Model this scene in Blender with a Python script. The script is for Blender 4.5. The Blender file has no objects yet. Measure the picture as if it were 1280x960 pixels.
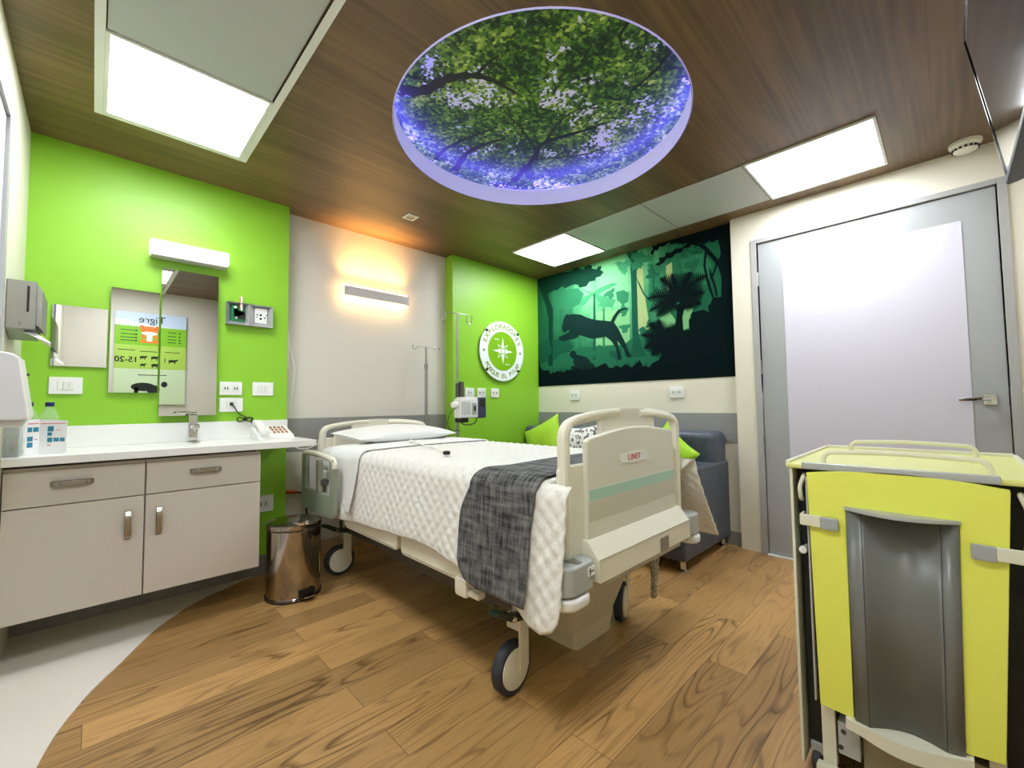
import bpy, bmesh, math, random
import numpy as np
from mathutils import Vector, Matrix, Euler
random.seed(7)
SC = bpy.context.scene
COL = SC.collection
R = math.radians
PI = math.pi

# ------------------------------------------------------------------ helpers
def lin(c):
    o = []
    for v in c[:3]:
        v = v/255.0
        o.append(v/12.92 if v <= 0.04045 else ((v+0.055)/1.055)**2.4)
    return (o[0], o[1], o[2], 1.0)

def base_mat(name):
    m = bpy.data.materials.new(name); m.use_nodes = True
    nt = m.node_tree
    return m, nt, nt.nodes['Principled BSDF']

def M(name, rgb, rough=0.5, metal=0.0, coat=0.0, noise=0.0, nscale=8.0, bump=0.0, bscale=60.0, spec=None, alpha=None, trans=0.0, ior=None):
    m, nt, b = base_mat(name)
    b.inputs['Base Color'].default_value = lin(rgb)
    b.inputs['Roughness'].default_value = rough
    b.inputs['Metallic'].default_value = metal
    if coat: b.inputs['Coat Weight'].default_value = coat; b.inputs['Coat Roughness'].default_value = 0.08
    if spec is not None: b.inputs['Specular IOR Level'].default_value = spec
    if trans: b.inputs['Transmission Weight'].default_value = trans
    if ior: b.inputs['IOR'].default_value = ior
    if alpha is not None: b.inputs['Alpha'].default_value = alpha
    tc = None
    if noise:
        tc = nt.nodes.new('ShaderNodeTexCoord')
        n = nt.nodes.new('ShaderNodeTexNoise'); n.inputs['Scale'].default_value = nscale; n.inputs['Detail'].default_value = 4
        nt.links.new(tc.outputs['Object'], n.inputs['Vector'])
        mx = nt.nodes.new('ShaderNodeMix'); mx.data_type = 'RGBA'
        c = lin(rgb)
        mx.inputs[6].default_value = tuple(max(0, x*(1-noise)) for x in c[:3])+(1,)
        mx.inputs[7].default_value = tuple(min(1, x*(1+noise)) for x in c[:3])+(1,)
        nt.links.new(n.outputs['Fac'], mx.inputs[0]); nt.links.new(mx.outputs[2], b.inputs['Base Color'])
    if bump:
        tc = tc or nt.nodes.new('ShaderNodeTexCoord')
        n = nt.nodes.new('ShaderNodeTexNoise'); n.inputs['Scale'].default_value = bscale; n.inputs['Detail'].default_value = 3
        nt.links.new(tc.outputs['Object'], n.inputs['Vector'])
        bp = nt.nodes.new('ShaderNodeBump'); bp.inputs['Strength'].default_value = bump; bp.inputs['Distance'].default_value = 0.004
        nt.links.new(n.outputs['Fac'], bp.inputs['Height']); nt.links.new(bp.outputs['Normal'], b.inputs['Normal'])
    return m

def EM(name, rgb, strength, base=(240, 240, 240)):
    m, nt, b = base_mat(name)
    b.inputs['Base Color'].default_value = lin(base)
    b.inputs['Emission Color'].default_value = lin(rgb)
    b.inputs['Emission Strength'].default_value = strength
    return m

class MB:
    """collects shapes; build() links them as one mesh object"""
    def __init__(self):
        self.bm = bmesh.new(); self.T = Matrix.Identity(4)
    def _merge(self, b, m):
        for f in b.faces: f.material_index = m
        b.transform(self.T)
        me = bpy.data.meshes.new('tmp'); b.to_mesh(me); b.free()
        self.bm.from_mesh(me); bpy.data.meshes.remove(me)
    def raw(self, verts, faces, m=0):
        b = bmesh.new(); vs = [b.verts.new(v) for v in verts]
        for f in faces:
            try: b.faces.new([vs[i] for i in f])
            except ValueError: pass
        self._merge(b, m); return self
    def box(self, x0, x1, y0, y1, z0, z1, bev=0.0, m=0, seg=2):
        b = bmesh.new(); bmesh.ops.create_cube(b, size=1.0)
        for v in b.verts:
            v.co = Vector(((x0+x1)/2+v.co.x*(x1-x0), (y0+y1)/2+v.co.y*(y1-y0), (z0+z1)/2+v.co.z*(z1-z0)))
        if bev: bmesh.ops.bevel(b, geom=list(b.edges), offset=bev, segments=seg, profile=0.5, affect='EDGES')
        self._merge(b, m); return self
    def prism(self, pts, axis, a0, a1, bev=0.0, m=0, seg=2):
        """polygon in the plane normal to axis ('x': (y,z), 'y': (x,z), 'z': (x,y)) extruded a0..a1"""
        def P(p, a):
            return {'x': (a, p[0], p[1]), 'y': (p[0], a, p[1]), 'z': (p[0], p[1], a)}[axis]
        b = bmesh.new(); n = len(pts)
        lo = [b.verts.new(P(p, a0)) for p in pts]; hi = [b.verts.new(P(p, a1)) for p in pts]
        f0 = b.faces.new(lo); f1 = b.faces.new(hi[::-1])
        for i in range(n):
            b.faces.new((lo[i], hi[i], hi[(i+1) % n], lo[(i+1) % n]))
        bmesh.ops.recalc_face_normals(b, faces=b.faces)
        if bev:
            ed = [e for e in b.edges if (e in f0.edges) or (e in f1.edges)]
            bmesh.ops.bevel(b, geom=ed, offset=bev, segments=seg, profile=0.5, affect='EDGES')
        self._merge(b, m); return self
    def tube(self, path, r, seg=10, closed=False, m=0, caps=True, sx=1.0):
        P = [Vector(p) for p in path]; n = len(P)
        rs = r if isinstance(r, (list, tuple)) else [r]*n
        verts = []; faces = []; prev = None
        for i in range(n):
            if closed: t = P[(i+1) % n]-P[i-1]
            else: t = P[min(i+1, n-1)]-P[max(i-1, 0)]
            t.normalize()
            if prev is None:
                u = t.orthogonal().normalized() if abs(t.z) > 0.95 else Vector((0, 0, 1)).cross(t).normalized()
            else:
                u = (prev-t*prev.dot(t)); u = u.normalized() if u.length > 1e-6 else t.orthogonal().normalized()
            prev = u; w = t.cross(u)
            for k in range(seg):
                a = 2*PI*k/seg
                verts.append(P[i]+u*math.cos(a)*rs[i]+w*math.sin(a)*rs[i]*sx)
        for i in range(n if closed else n-1):
            j = (i+1) % n
            for k in range(seg):
                l = (k+1) % seg
                faces.append((i*seg+k, i*seg+l, j*seg+l, j*seg+k))
        if caps and not closed:
            faces.append(tuple(range(seg))[::-1]); faces.append(tuple((n-1)*seg+k for k in range(seg)))
        return self.raw(verts, faces, m)
    def lathe(self, prof, c=(0, 0, 0), seg=28, m=0, sy=1.0, axis='z'):
        verts = []; faces = []; n = len(prof)
        for (r, z) in prof:
            for k in range(seg):
                a = 2*PI*k/seg; x, y = r*math.cos(a), r*math.sin(a)*sy
                v = {'z': (x, y, z), 'y': (x, z, -y), 'x': (z, x, y)}[axis]
                verts.append((c[0]+v[0], c[1]+v[1], c[2]+v[2]))
        for i in range(n-1):
            for k in range(seg):
                l = (k+1) % seg
                faces.append((i*seg+k, i*seg+l, (i+1)*seg+l, (i+1)*seg+k))
        faces.append(tuple(range(seg))[::-1]); faces.append(tuple((n-1)*seg+k for k in range(seg)))
        return self.raw(verts, faces, m)
    def grid(self, P, m=0, flip=False):
        """P: numpy array (a, b, 3)"""
        a, b = P.shape[:2]
        verts = [tuple(p) for p in P.reshape(-1, 3)]; faces = []
        for i in range(a-1):
            for j in range(b-1):
                q = (i*b+j, i*b+j+1, (i+1)*b+j+1, (i+1)*b+j)
                faces.append(q[::-1] if flip else q)
        return self.raw(verts, faces, m)
    def text(self, s, size, mat4, m=0, extrude=0.0004, align='CENTER', space=1.0, bold=0.0):
        cu = bpy.data.curves.new('t', 'FONT'); cu.body = s; cu.size = size; cu.align_x = align; cu.align_y = 'CENTER'
        cu.extrude = extrude; cu.space_character = space; cu.offset = bold
        ob = bpy.data.objects.new('t', cu); COL.objects.link(ob)
        dg = bpy.context.evaluated_depsgraph_get(); dg.update()
        me = bpy.data.meshes.new_from_object(ob.evaluated_get(dg))
        b = bmesh.new(); b.from_mesh(me)
        bpy.data.objects.remove(ob); bpy.data.curves.remove(cu); bpy.data.meshes.remove(me)
        b.transform(mat4); self._merge(b, m); return self
    def build(self, name, mats, parent=None, smooth=35, origin=None, wn=True):
        if not isinstance(mats, (list, tuple)): mats = [mats]
        bmesh.ops.remove_doubles(self.bm, verts=self.bm.verts, dist=1e-6)
        ang = R(smooth)
        for f in self.bm.faces: f.smooth = True
        for e in self.bm.edges:
            if len(e.link_faces) == 2 and e.calc_face_angle(0) > ang: e.smooth = False
        if parent is not None:
            o = Vector(parent['_o'])
        elif origin is not None: o = Vector(origin)
        else:
            xs = [v.co for v in self.bm.verts]
            o = Vector(((min(v.x for v in xs)+max(v.x for v in xs))/2, (min(v.y for v in xs)+max(v.y for v in xs))/2, min(v.z for v in xs)))
        bmesh.ops.translate(self.bm, verts=self.bm.verts, vec=-o)
        me = bpy.data.meshes.new(name); self.bm.to_mesh(me); self.bm.free()
        for mt in mats: me.materials.append(mt)
        ob = bpy.data.objects.new(name, me); COL.objects.link(ob)
        if parent is not None: ob.parent = parent
        else: ob.location = o
        if wn:
            md = ob.modifiers.new('weighted', 'WEIGHTED_NORMAL'); md.keep_sharp = True; md.weight = 100
        ob['_o'] = tuple(o)
        return ob

def tag(o, label, cat, group=None):
    o['label'] = label; o['category'] = cat
    if group: o['group'] = group
    return o
def thing(name, loc, label, cat, group=None):
    o = bpy.data.objects.new(name, None); COL.objects.link(o); o.location = loc; o.empty_display_size = 0.05
    o['_o'] = tuple(loc)
    return tag(o, label, cat, group)
def struct(o):
    o['kind'] = 'structure'; return o
def smoothpath(pts, n=8, closed=False):
    P = [Vector(p) for p in pts]; out = []; N = len(P)
    rng = range(N if closed else N-1)
    for i in rng:
        if closed: p0, p1, p2, p3 = P[i-1], P[i], P[(i+1) % N], P[(i+2) % N]
        else: p0, p1, p2, p3 = P[max(i-1, 0)], P[i], P[i+1], P[min(i+2, N-1)]
        for k in range(n):
            t = k/n
            out.append(0.5*((2*p1)+(p2-p0)*t+(2*p0-5*p1+4*p2-p3)*t*t+(3*p1-p0-3*p2+p3)*t*t*t))
    if not closed: out.append(P[-1])
    return out
def rrect(x0, x1, y0, y1, r, n=5):
    o = []
    for cx, cy, a0 in ((x1-r, y1-r, 0), (x0+r, y1-r, 90), (x0+r, y0+r, 180), (x1-r, y0+r, 270)):
        for k in range(n+1):
            a = R(a0+90*k/n); o.append((cx+r*math.cos(a), cy+r*math.sin(a)))
    return o

# ------------------------------------------------------------------ node materials
def wood_floor_mat():
    m, nt, b = base_mat('oak_plank_vinyl'); N = nt.nodes; L = nt.links
    tc = N.new('ShaderNodeTexCoord')
    br = N.new('ShaderNodeTexBrick'); br.offset = 0.37; br.offset_frequency = 2
    br.inputs['Color1'].default_value = (0, 0, 0, 1); br.inputs['Color2'].default_value = (1, 1, 1, 1); br.inputs['Mortar'].default_value = (0.5, 0.5, 0.5, 1)
    br.inputs['Scale'].default_value = 1.0; br.inputs['Mortar Size'].default_value = 0.0012; br.inputs['Mortar Smooth'].default_value = 0.2
    br.inputs['Brick Width'].default_value = 1.15; br.inputs['Row Height'].default_value = 0.152
    L.new(tc.outputs['Object'], br.inputs['Vector'])
    sep = N.new('ShaderNodeSeparateXYZ'); L.new(tc.outputs['Object'], sep.inputs[0])
    def math_(op, a, bb=None):
        q = N.new('ShaderNodeMath'); q.operation = op
        for i, v in enumerate((a, bb)):
            if v is None: continue
            if isinstance(v, (int, float)): q.inputs[i].default_value = v
            else: L.new(v, q.inputs[i])
        return q.outputs[0]
    sp = N.new('ShaderNodeSeparateColor'); L.new(br.outputs['Color'], sp.inputs[0])
    rnd = math_('MULTIPLY', sp.outputs[0], 37.0)
    comb = N.new('ShaderNodeCombineXYZ')
    L.new(math_('ADD', math_('MULTIPLY', sep.outputs[0], 1.15), rnd), comb.inputs[0]); L.new(math_('MULTIPLY', sep.outputs[1], 9.0), comb.inputs[1]); L.new(rnd, comb.inputs[2])
    n1 = N.new('ShaderNodeTexNoise'); n1.inputs['Scale'].default_value = 1.0; n1.inputs['Detail'].default_value = 1.2; n1.inputs['Roughness'].default_value = 0.45
    L.new(comb.outputs[0], n1.inputs['Vector'])
    rings = math_('FRACT', math_('MULTIPLY', n1.outputs['Fac'], 12.0))
    r2 = N.new('ShaderNodeValToRGB')
    e = r2.color_ramp.elements; e[0].position = 0.0; e[0].color = (0.15, 0.15, 0.15, 1); e[1].position = 0.34; e[1].color = (1, 1, 1, 1)
    x = e.new(0.9); x.color = (0.75, 0.75, 0.75, 1); x = e.new(1.0); x.color = (0.2, 0.2, 0.2, 1)
    L.new(rings, r2.inputs[0])
    c2 = N.new('ShaderNodeCombineXYZ')
    L.new(math_('ADD', math_('MULTIPLY', sep.outputs[0], 6.0), rnd), c2.inputs[0]); L.new(math_('MULTIPLY', sep.outputs[1], 160.0), c2.inputs[1])
    n2 = N.new('ShaderNodeTexNoise'); n2.inputs['Scale'].default_value = 1.0; n2.inputs['Detail'].default_value = 3
    L.new(c2.outputs[0], n2.inputs['Vector'])
    n3 = N.new('ShaderNodeTexNoise'); n3.inputs['Scale'].default_value = 0.55; n3.inputs['Detail'].default_value = 2
    L.new(comb.outputs[0], n3.inputs['Vector'])
    ms = N.new('ShaderNodeMapRange'); ms.inputs['From Min'].default_value = 0.45; ms.inputs['From Max'].default_value = 0.62
    L.new(n3.outputs['Fac'], ms.inputs['Value'])
    # grain value
    gr = math_('MULTIPLY', math_('SUBTRACT', 1.0, r2.outputs[0]), math_('ADD', math_('MULTIPLY', ms.outputs[0], 0.75), 0.25))
    g = math_('ADD', math_('MULTIPLY', gr, 0.62), math_('MULTIPLY', math_('SUBTRACT', n2.outputs['Fac'], 0.5), 0.5))
    cr = N.new('ShaderNodeValToRGB'); e = cr.color_ramp.elements
    e[0].position = 0.0; e[0].color = lin((196, 153, 96)); e[1].position = 0.6; e[1].color = lin((100, 68, 34))
    L.new(g, cr.inputs[0])
    tone = N.new('ShaderNodeMapRange'); tone.inputs['To Min'].default_value = 0.72; tone.inputs['To Max'].default_value = 1.14
    L.new(sp.outputs[0], tone.inputs['Value'])
    mul = N.new('ShaderNodeMix'); mul.data_type = 'RGBA'; mul.blend_type = 'MULTIPLY'; mul.inputs[0].default_value = 1
    cc = N.new('ShaderNodeCombineColor')
    for i in range(3): L.new(tone.outputs[0], cc.inputs[i])
    L.new(cr.outputs[0], mul.inputs[6]); L.new(cc.outputs[0], mul.inputs[7])
    m2 = N.new('ShaderNodeMix'); m2.data_type = 'RGBA'; m2.inputs[7].default_value = lin((82, 54, 30))
    L.new(math_('MULTIPLY', br.outputs['Fac'], 0.8), m2.inputs[0]); L.new(mul.outputs[2], m2.inputs[6])
    L.new(m2.outputs[2], b.inputs['Base Color'])
    b.inputs['Roughness'].default_value = 0.34
    bp = N.new('ShaderNodeBump'); bp.inputs['Strength'].default_value = 0.15; bp.inputs['Distance'].default_value = 0.002; bp.invert = True
    L.new(g, bp.inputs['Height']); L.new(bp.outputs[0], b.inputs['Normal'])
    return m

def ceiling_wood_mat():
    m, nt, b = base_mat('walnut_ceiling_laminate'); N = nt.nodes; L = nt.links
    tc = N.new('ShaderNodeTexCoord')
    mp = N.new('ShaderNodeMapping'); mp.inputs['Scale'].default_value = (1.3, 42, 1); L.new(tc.outputs['Object'], mp.inputs[0])
    n = N.new('ShaderNodeTexNoise'); n.inputs['Scale'].default_value = 1; n.inputs['Detail'].default_value = 5; n.inputs['Roughness'].default_value = 0.6
    L.new(mp.outputs[0], n.inputs['Vector'])
    mp2 = N.new('ShaderNodeMapping'); mp2.inputs['Scale'].default_value = (0.7, 5, 1); L.new(tc.outputs['Object'], mp2.inputs[0])
    n2 = N.new('ShaderNodeTexNoise'); n2.inputs['Scale'].default_value = 1; n2.inputs['Detail'].default_value = 2
    L.new(mp2.outputs[0], n2.inputs['Vector'])
    ad = N.new('ShaderNodeMath'); ad.operation = 'ADD'; L.new(n.outputs['Fac'], ad.inputs[0]); L.new(n2.outputs['Fac'], ad.inputs[1])
    cr = N.new('ShaderNodeValToRGB'); e = cr.color_ramp.elements
    e[0].position = 0.72; e[0].color = lin((92, 71, 47)); e[1].position = 1.25/1.0 if False else 1.0; e[1].color = lin((120, 94, 64))
    mh = N.new('ShaderNodeMath'); mh.operation = 'MULTIPLY'; mh.inputs[1].default_value = 0.86; L.new(ad.outputs[0], mh.inputs[0])
    L.new(mh.outputs[0], cr.inputs[0]); L.new(cr.outputs[0], b.inputs['Base Color'])
    br = N.new('ShaderNodeTexBrick'); br.offset = 0.5
    br.inputs['Scale'].default_value = 1.0; br.inputs['Brick Width'].default_value = 2.4; br.inputs['Row Height'].default_value = 0.3; br.inputs['Mortar Size'].default_value = 0.0012
    L.new(tc.outputs['Object'], br.inputs['Vector'])
    mx = N.new('ShaderNodeMix'); mx.data_type = 'RGBA'; mx.inputs[7].default_value = lin((70, 50, 32))
    q = N.new('ShaderNodeMath'); q.operation = 'MULTIPLY'; q.inputs[1].default_value = 0.45; L.new(br.outputs['Fac'], q.inputs[0])
    L.new(q.outputs[0], mx.inputs[0]); L.new(cr.outputs[0], mx.inputs[6]); L.new(mx.outputs[2], b.inputs['Base Color'])
    b.inputs['Roughness'].default_value = 0.42
    return m

def canopy_mat():
    m, nt, b = base_mat('printed_tree_canopy'); N = nt.nodes; L = nt.links
    tc = N.new('ShaderNodeTexCoord')
    def noise(scale, detail=6, rough=0.6, dist=0.0):
        n = N.new('ShaderNodeTexNoise'); n.inputs['Scale'].default_value = scale; n.inputs['Detail'].default_value = detail
        n.inputs['Roughness'].default_value = rough; n.inputs['Distortion'].default_value = dist
        L.new(tc.outputs['Object'], n.inputs['Vector']); return n.outputs['Fac']
    vo = N.new('ShaderNodeTexVoronoi'); vo.inputs['Scale'].default_value = 62; vo.inputs['Randomness'].default_value = 1
    L.new(tc.outputs['Object'], vo.inputs['Vector'])
    sp = N.new('ShaderNodeSeparateColor'); L.new(vo.outputs['Color'], sp.inputs[0])
    ad = N.new('ShaderNodeMath'); ad.operation = 'MULTIPLY_ADD'; ad.inputs[1].default_value = 0.4
    L.new(sp.outputs[0], ad.inputs[0]); L.new(noise(5, 5, 0.62, 0.4), ad.inputs[2])
    cr = N.new('ShaderNodeValToRGB'); e = cr.color_ramp.elements
    e[0].position = 0.40; e[0].color = lin((8, 20, 8)); e[1].position = 1.0; e[1].color = lin((190, 206, 96))
    x = e.new(0.60); x.color = lin((28, 58, 18)); x = e.new(0.74); x.color = lin((62, 104, 28)); x = e.new(0.87); x.color = lin((118, 154, 46))
    L.new(ad.outputs[0], cr.inputs[0])
    sk = N.new('ShaderNodeMath'); sk.operation = 'MULTIPLY_ADD'; sk.inputs[1].default_value = 0.16
    L.new(sp.outputs[1], sk.inputs[0]); L.new(noise(3.1, 7, 0.66), sk.inputs[2])
    mr = N.new('ShaderNodeMapRange'); mr.inputs['From Min'].default_value = 0.665; mr.inputs['From Max'].default_value = 0.70
    L.new(sk.outputs[0], mr.inputs['Value'])
    mx = N.new('ShaderNodeMix'); mx.data_type = 'RGBA'; mx.inputs[7].default_value = lin((214, 214, 240))
    L.new(mr.outputs[0], mx.inputs[0]); L.new(cr.outputs[0], mx.inputs[6])
    L.new(mx.outputs[2], b.inputs['Base Color']); b.inputs['Roughness'].default_value = 0.45
    # the rim LED lights the stretched print; a faint glow is added to its colours
    L.new(mx.outputs[2], b.inputs['Emission Color']); b.inputs['Emission Strength'].default_value = 0.06
    return m

def jungle_mat():
    """light green painted forest, brightest in a clearing near the middle"""
    m, nt, b = base_mat('mural_forest_print'); N = nt.nodes; L = nt.links
    tc = N.new('ShaderNodeTexCoord')
    sep = N.new('ShaderNodeSeparateXYZ'); L.new(tc.outputs['Object'], sep.inputs[0])
    mp = N.new('ShaderNodeMapping'); mp.inputs['Scale'].default_value = (1, 1.0, 0.9); mp.inputs['Location'].default_value = (0, 0.02, -0.5)
    L.new(tc.outputs['Object'], mp.inputs[0])
    ln = N.new('ShaderNodeVectorMath'); ln.operation = 'LENGTH'; L.new(mp.outputs[0], ln.inputs[0])
    mp2 = N.new('ShaderNodeMapping'); mp2.inputs['Scale'].default_value = (1, 9, 1.2); L.new(tc.outputs['Object'], mp2.inputs[0])
    n = N.new('ShaderNodeTexNoise'); n.inputs['Scale'].default_value = 1.2; n.inputs['Detail'].default_value = 3; L.new(mp2.outputs[0], n.inputs['Vector'])
    n2 = N.new('ShaderNodeTexNoise'); n2.inputs['Scale'].default_value = 9; n2.inputs['Detail'].default_value = 6; L.new(tc.outputs['Object'], n2.inputs['Vector'])
    a = N.new('ShaderNodeMath'); a.operation = 'MULTIPLY_ADD'; a.inputs[1].default_value = 0.55; L.new(n.outputs['Fac'], a.inputs[0]); L.new(ln.outputs['Value'], a.inputs[2])
    c = N.new('ShaderNodeMath'); c.operation = 'MULTIPLY_ADD'; c.inputs[1].default_value = 0.35; L.new(n2.outputs['Fac'], c.inputs[0]); L.new(a.outputs[0], c.inputs[2])
    cr = N.new('ShaderNodeValToRGB'); cr.color_ramp.interpolation = 'LINEAR'; e = cr.color_ramp.elements
    e[0].position = 0.5; e[0].color = lin((116, 188, 132)); e[1].position = 1.4/1.0 if False else 1.0; e[1].color = lin((26, 92, 62))
    x = e.new(0.66); x.color = lin((74, 152, 104)); x = e.new(0.82); x.color = lin((44, 116, 80))
    s = N.new('ShaderNodeMath'); s.operation = 'MULTIPLY'; s.inputs[1].default_value = 0.78; L.new(c.outputs[0], s.inputs[0])
    L.new(s.outputs[0], cr.inputs[0]); L.new(cr.outputs[0], b.inputs['Base Color']); b.inputs['Roughness'].default_value = 0.8; b.inputs['Specular IOR Level'].default_value = 0.1
    return m

def fabric_mat(name, c0, c1, scale=(60, 60, 60), rough=0.9, bump=0.3, stretch=None, detail=3, lo=0.35, hi=0.65):
    m, nt, b = base_mat(name); N = nt.nodes; L = nt.links
    tc = N.new('ShaderNodeTexCoord')
    mp = N.new('ShaderNodeMapping'); mp.inputs['Scale'].default_value = scale; L.new(tc.outputs['Object'], mp.inputs[0])
    n = N.new('ShaderNodeTexNoise'); n.inputs['Scale'].default_value = 1; n.inputs['Detail'].default_value = detail; L.new(mp.outputs[0], n.inputs['Vector'])
    f = n.outputs['Fac']
    if stretch:
        mp2 = N.new('ShaderNodeMapping'); mp2.inputs['Scale'].default_value = stretch; L.new(tc.outputs['Object'], mp2.inputs[0])
        n2 = N.new('ShaderNodeTexNoise'); n2.inputs['Scale'].default_value = 1; n2.inputs['Detail'].default_value = detail; L.new(mp2.outputs[0], n2.inputs['Vector'])
        a = N.new('ShaderNodeMath'); a.operation = 'ADD'; L.new(f, a.inputs[0]); L.new(n2.outputs['Fac'], a.inputs[1])
        h = N.new('ShaderNodeMath'); h.operation = 'MULTIPLY'; h.inputs[1].default_value = 0.5; L.new(a.outputs[0], h.inputs[0]); f = h.outputs[0]
    cr = N.new('ShaderNodeValToRGB'); e = cr.color_ramp.elements
    e[0].position = lo; e[0].color = lin(c0); e[1].position = hi; e[1].color = lin(c1)
    L.new(f, cr.inputs[0]); L.new(cr.outputs[0], b.inputs['Base Color'])
    b.inputs['Roughness'].default_value = rough
    if bump:
        bp = N.new('ShaderNodeBump'); bp.inputs['Strength'].default_value = bump; bp.inputs['Distance'].default_value = 0.002
        L.new(f, bp.inputs['Height']); L.new(bp.outputs[0], b.inputs['Normal'])
    return m

def ribbed_mat():
    m, nt, b = base_mat('grey_ribbed_wall_guard'); N = nt.nodes; L = nt.links
    tc = N.new('ShaderNodeTexCoord'); w = N.new('ShaderNodeTexWave'); w.bands_direction = 'Z'; w.inputs['Scale'].default_value = 22
    L.new(tc.outputs['Object'], w.inputs['Vector'])
    b.inputs['Base Color'].default_value = lin((146, 146, 146)); b.inputs['Roughness'].default_value = 0.45
    bp = N.new('ShaderNodeBump'); bp.inputs['Strength'].default_value = 0.4; bp.inputs['Distance'].default_value = 0.003
    L.new(w.outputs['Fac'], bp.inputs['Height']); L.new(bp.outputs[0], b.inputs['Normal'])
    return m

W = {}
W['floor'] = wood_floor_mat(); W['ceil'] = ceiling_wood_mat(); W['canopy'] = canopy_mat(); W['jungle'] = jungle_mat(); W['rib'] = ribbed_mat()
W['vinyl'] = M('speckled_white_vinyl', (232, 226, 216), 0.4, noise=0.06, nscale=180)
W['green'] = M('lime_green_wall_paint', (140, 198, 48), 0.42, bump=0.05, bscale=220)
W['beige'] = M('warm_grey_wall_paint', (214, 209, 200), 0.5, bump=0.05, bscale=220)
W['cream'] = M('cream_wall_paint', (226, 221, 204), 0.5, bump=0.05, bscale=220)
W['band'] = M('grey_wall_band', (143, 142, 140), 0.45, bump=0.05, bscale=120)
W['doorgrey'] = M('grey_door_laminate', (166, 169, 170), 0.38, noise=0.02, nscale=3)
W['framegrey'] = M('grey_door_frame_paint', (170, 170, 168), 0.4)
W['sheet'] = M('white_vinyl_door_sheet', (208, 206, 219), 0.4)
W['white'] = M('white_plastic', (235, 235, 233), 0.35)
W['whitegloss'] = M('white_solid_surface', (236, 236, 232), 0.25, noise=0.01, nscale=200)
W['trimwhite'] = M('white_powder_coated_frame', (226, 228, 220), 0.4)
W['panel'] = M('matte_grey_white_ceiling_panel', (182, 186, 180), 0.5)
W['cab'] = M('pale_taupe_cabinet_laminate', (210, 203, 192), 0.45, noise=0.03, nscale=60)
W['gap'] = M('dark_shadow_gap_strip', (64, 60, 54), 0.6)
W['black'] = M('black_rubber', (18, 18, 20), 0.55)
W['dark'] = M('black_plastic', (24, 24, 26), 0.35)
W['tyre'] = M('dark_blue_grey_tyre', (48, 52, 60), 0.6)
W['steel'] = M('brushed_steel', (164, 163, 158), 0.4, 1.0, noise=0.05, nscale=30)
W['chrome'] = M('polished_chrome', (214, 214, 214), 0.06, 1.0)
W['binsteel'] = M('polished_bin_steel', (176, 168, 156), 0.11, 1.0)
W['handle'] = M('satin_nickel', (170, 162, 150), 0.26, 1.0)
W['mirror'] = M('mirror_silvering', (232, 234, 232), 0.0, 1.0)
W['glassedge'] = M('mirror_glass_edge', (120, 150, 130), 0.2)
W['bedcream'] = M('cream_bed_plastic', (234, 231, 214), 0.36)
W['bedpanel'] = M('light_grey_cream_bed_panel', (222, 220, 205), 0.34)
W['bedtaupe'] = M('taupe_bed_stripe', (204, 200, 182), 0.36)
W['aqua'] = M('pale_aqua_stripe', (172, 208, 192), 0.3)
W['beddark'] = M('dark_grey_steel_chassis', (78, 76, 70), 0.5)
W['bedgrey'] = M('column_grey_beige_plastic', (178, 174, 154), 0.45)
W['silver'] = M('silver_grey_plastic', (176, 180, 180), 0.32)
W['railgreen'] = M('grey_green_rail_plastic', (150, 158, 142), 0.35)
W['quilt'] = fabric_mat('white_quilted_cotton', (226, 224, 218), (238, 237, 233), (120, 120, 120), 0.85, 0.25)
W['linen'] = fabric_mat('white_linen', (230, 230, 230), (240, 240, 240), (200, 200, 200), 0.85, 0.15)
W['throw'] = fabric_mat('charcoal_heathered_weave', (36, 37, 39), (132, 132, 132), (10, 90, 14), 0.9, 0.35, stretch=(70, 8, 60), detail=5, lo=0.38, hi=0.68)
W['sofa'] = fabric_mat('slate_blue_leatherette', (70, 77, 90), (82, 90, 104), (30, 30, 30), 0.42, 0.06)
W['limecloth'] = fabric_mat('lime_cushion_cloth', (150, 196, 38), (164, 208, 50), (90, 90, 90), 0.8, 0.2)
W['pattern'] = fabric_mat('grey_flower_cushion_cloth', (118, 116, 118), (232, 230, 226), (34, 34, 34), 0.85, 0.1, detail=1, lo=0.44, hi=0.52)
W['lemon'] = M('lemon_green_laminate', (236, 241, 104), 0.38)
W['lemontop'] = M('pale_lemon_top', (226, 228, 140), 0.4)
W['cartcream'] = M('cream_cabinet_plastic', (226, 226, 206), 0.4)
W['cartgrey'] = M('grey_trough_plastic', (112, 114, 110), 0.32)
W['cartpad'] = M('grey_clip_pad', (166, 170, 174), 0.45)
W['cartolive'] = M('olive_beige_drawer_front', (150, 144, 118), 0.5)
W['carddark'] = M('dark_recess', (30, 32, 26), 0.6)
W['darkgreen'] = M('dark_green_lever', (30, 50, 38), 0.4)
W['pcb'] = M('green_circuit_board', (20, 120, 66), 0.4, noise=0.5, nscale=120)
W['alu'] = M('satin_aluminium', (196, 196, 200), 0.35, 0.7)
W['orange'] = M('orange_plug', (220, 84, 30), 0.4)
W['cap'] = M('dark_blue_cap', (20, 28, 96), 0.35)
W['water'] = M('clear_bottle', (214, 236, 224), 0.05, alpha=0.16)
W['clear'] = M('clear_acrylic', (226, 238, 240), 0.06, alpha=0.3)
W['paper'] = M('white_paper', (238, 238, 238), 0.7)
W['teal'] = M('teal_print', (40, 130, 160), 0.6)
W['pink'] = M('pink_print', (226, 140, 150), 0.6)
W['screen'] = M('glossy_black_screen', (10, 10, 11), 0.05, coat=0.5)
W['bezel'] = M('black_gloss_bezel', (22, 22, 24), 0.12)
W['tvback'] = M('dark_grey_tv_shell', (42, 42, 48), 0.45)
W['red'] = M('red_print', (196, 40, 44), 0.5)
W['ink'] = M('black_print', (24, 26, 24), 0.6)
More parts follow.
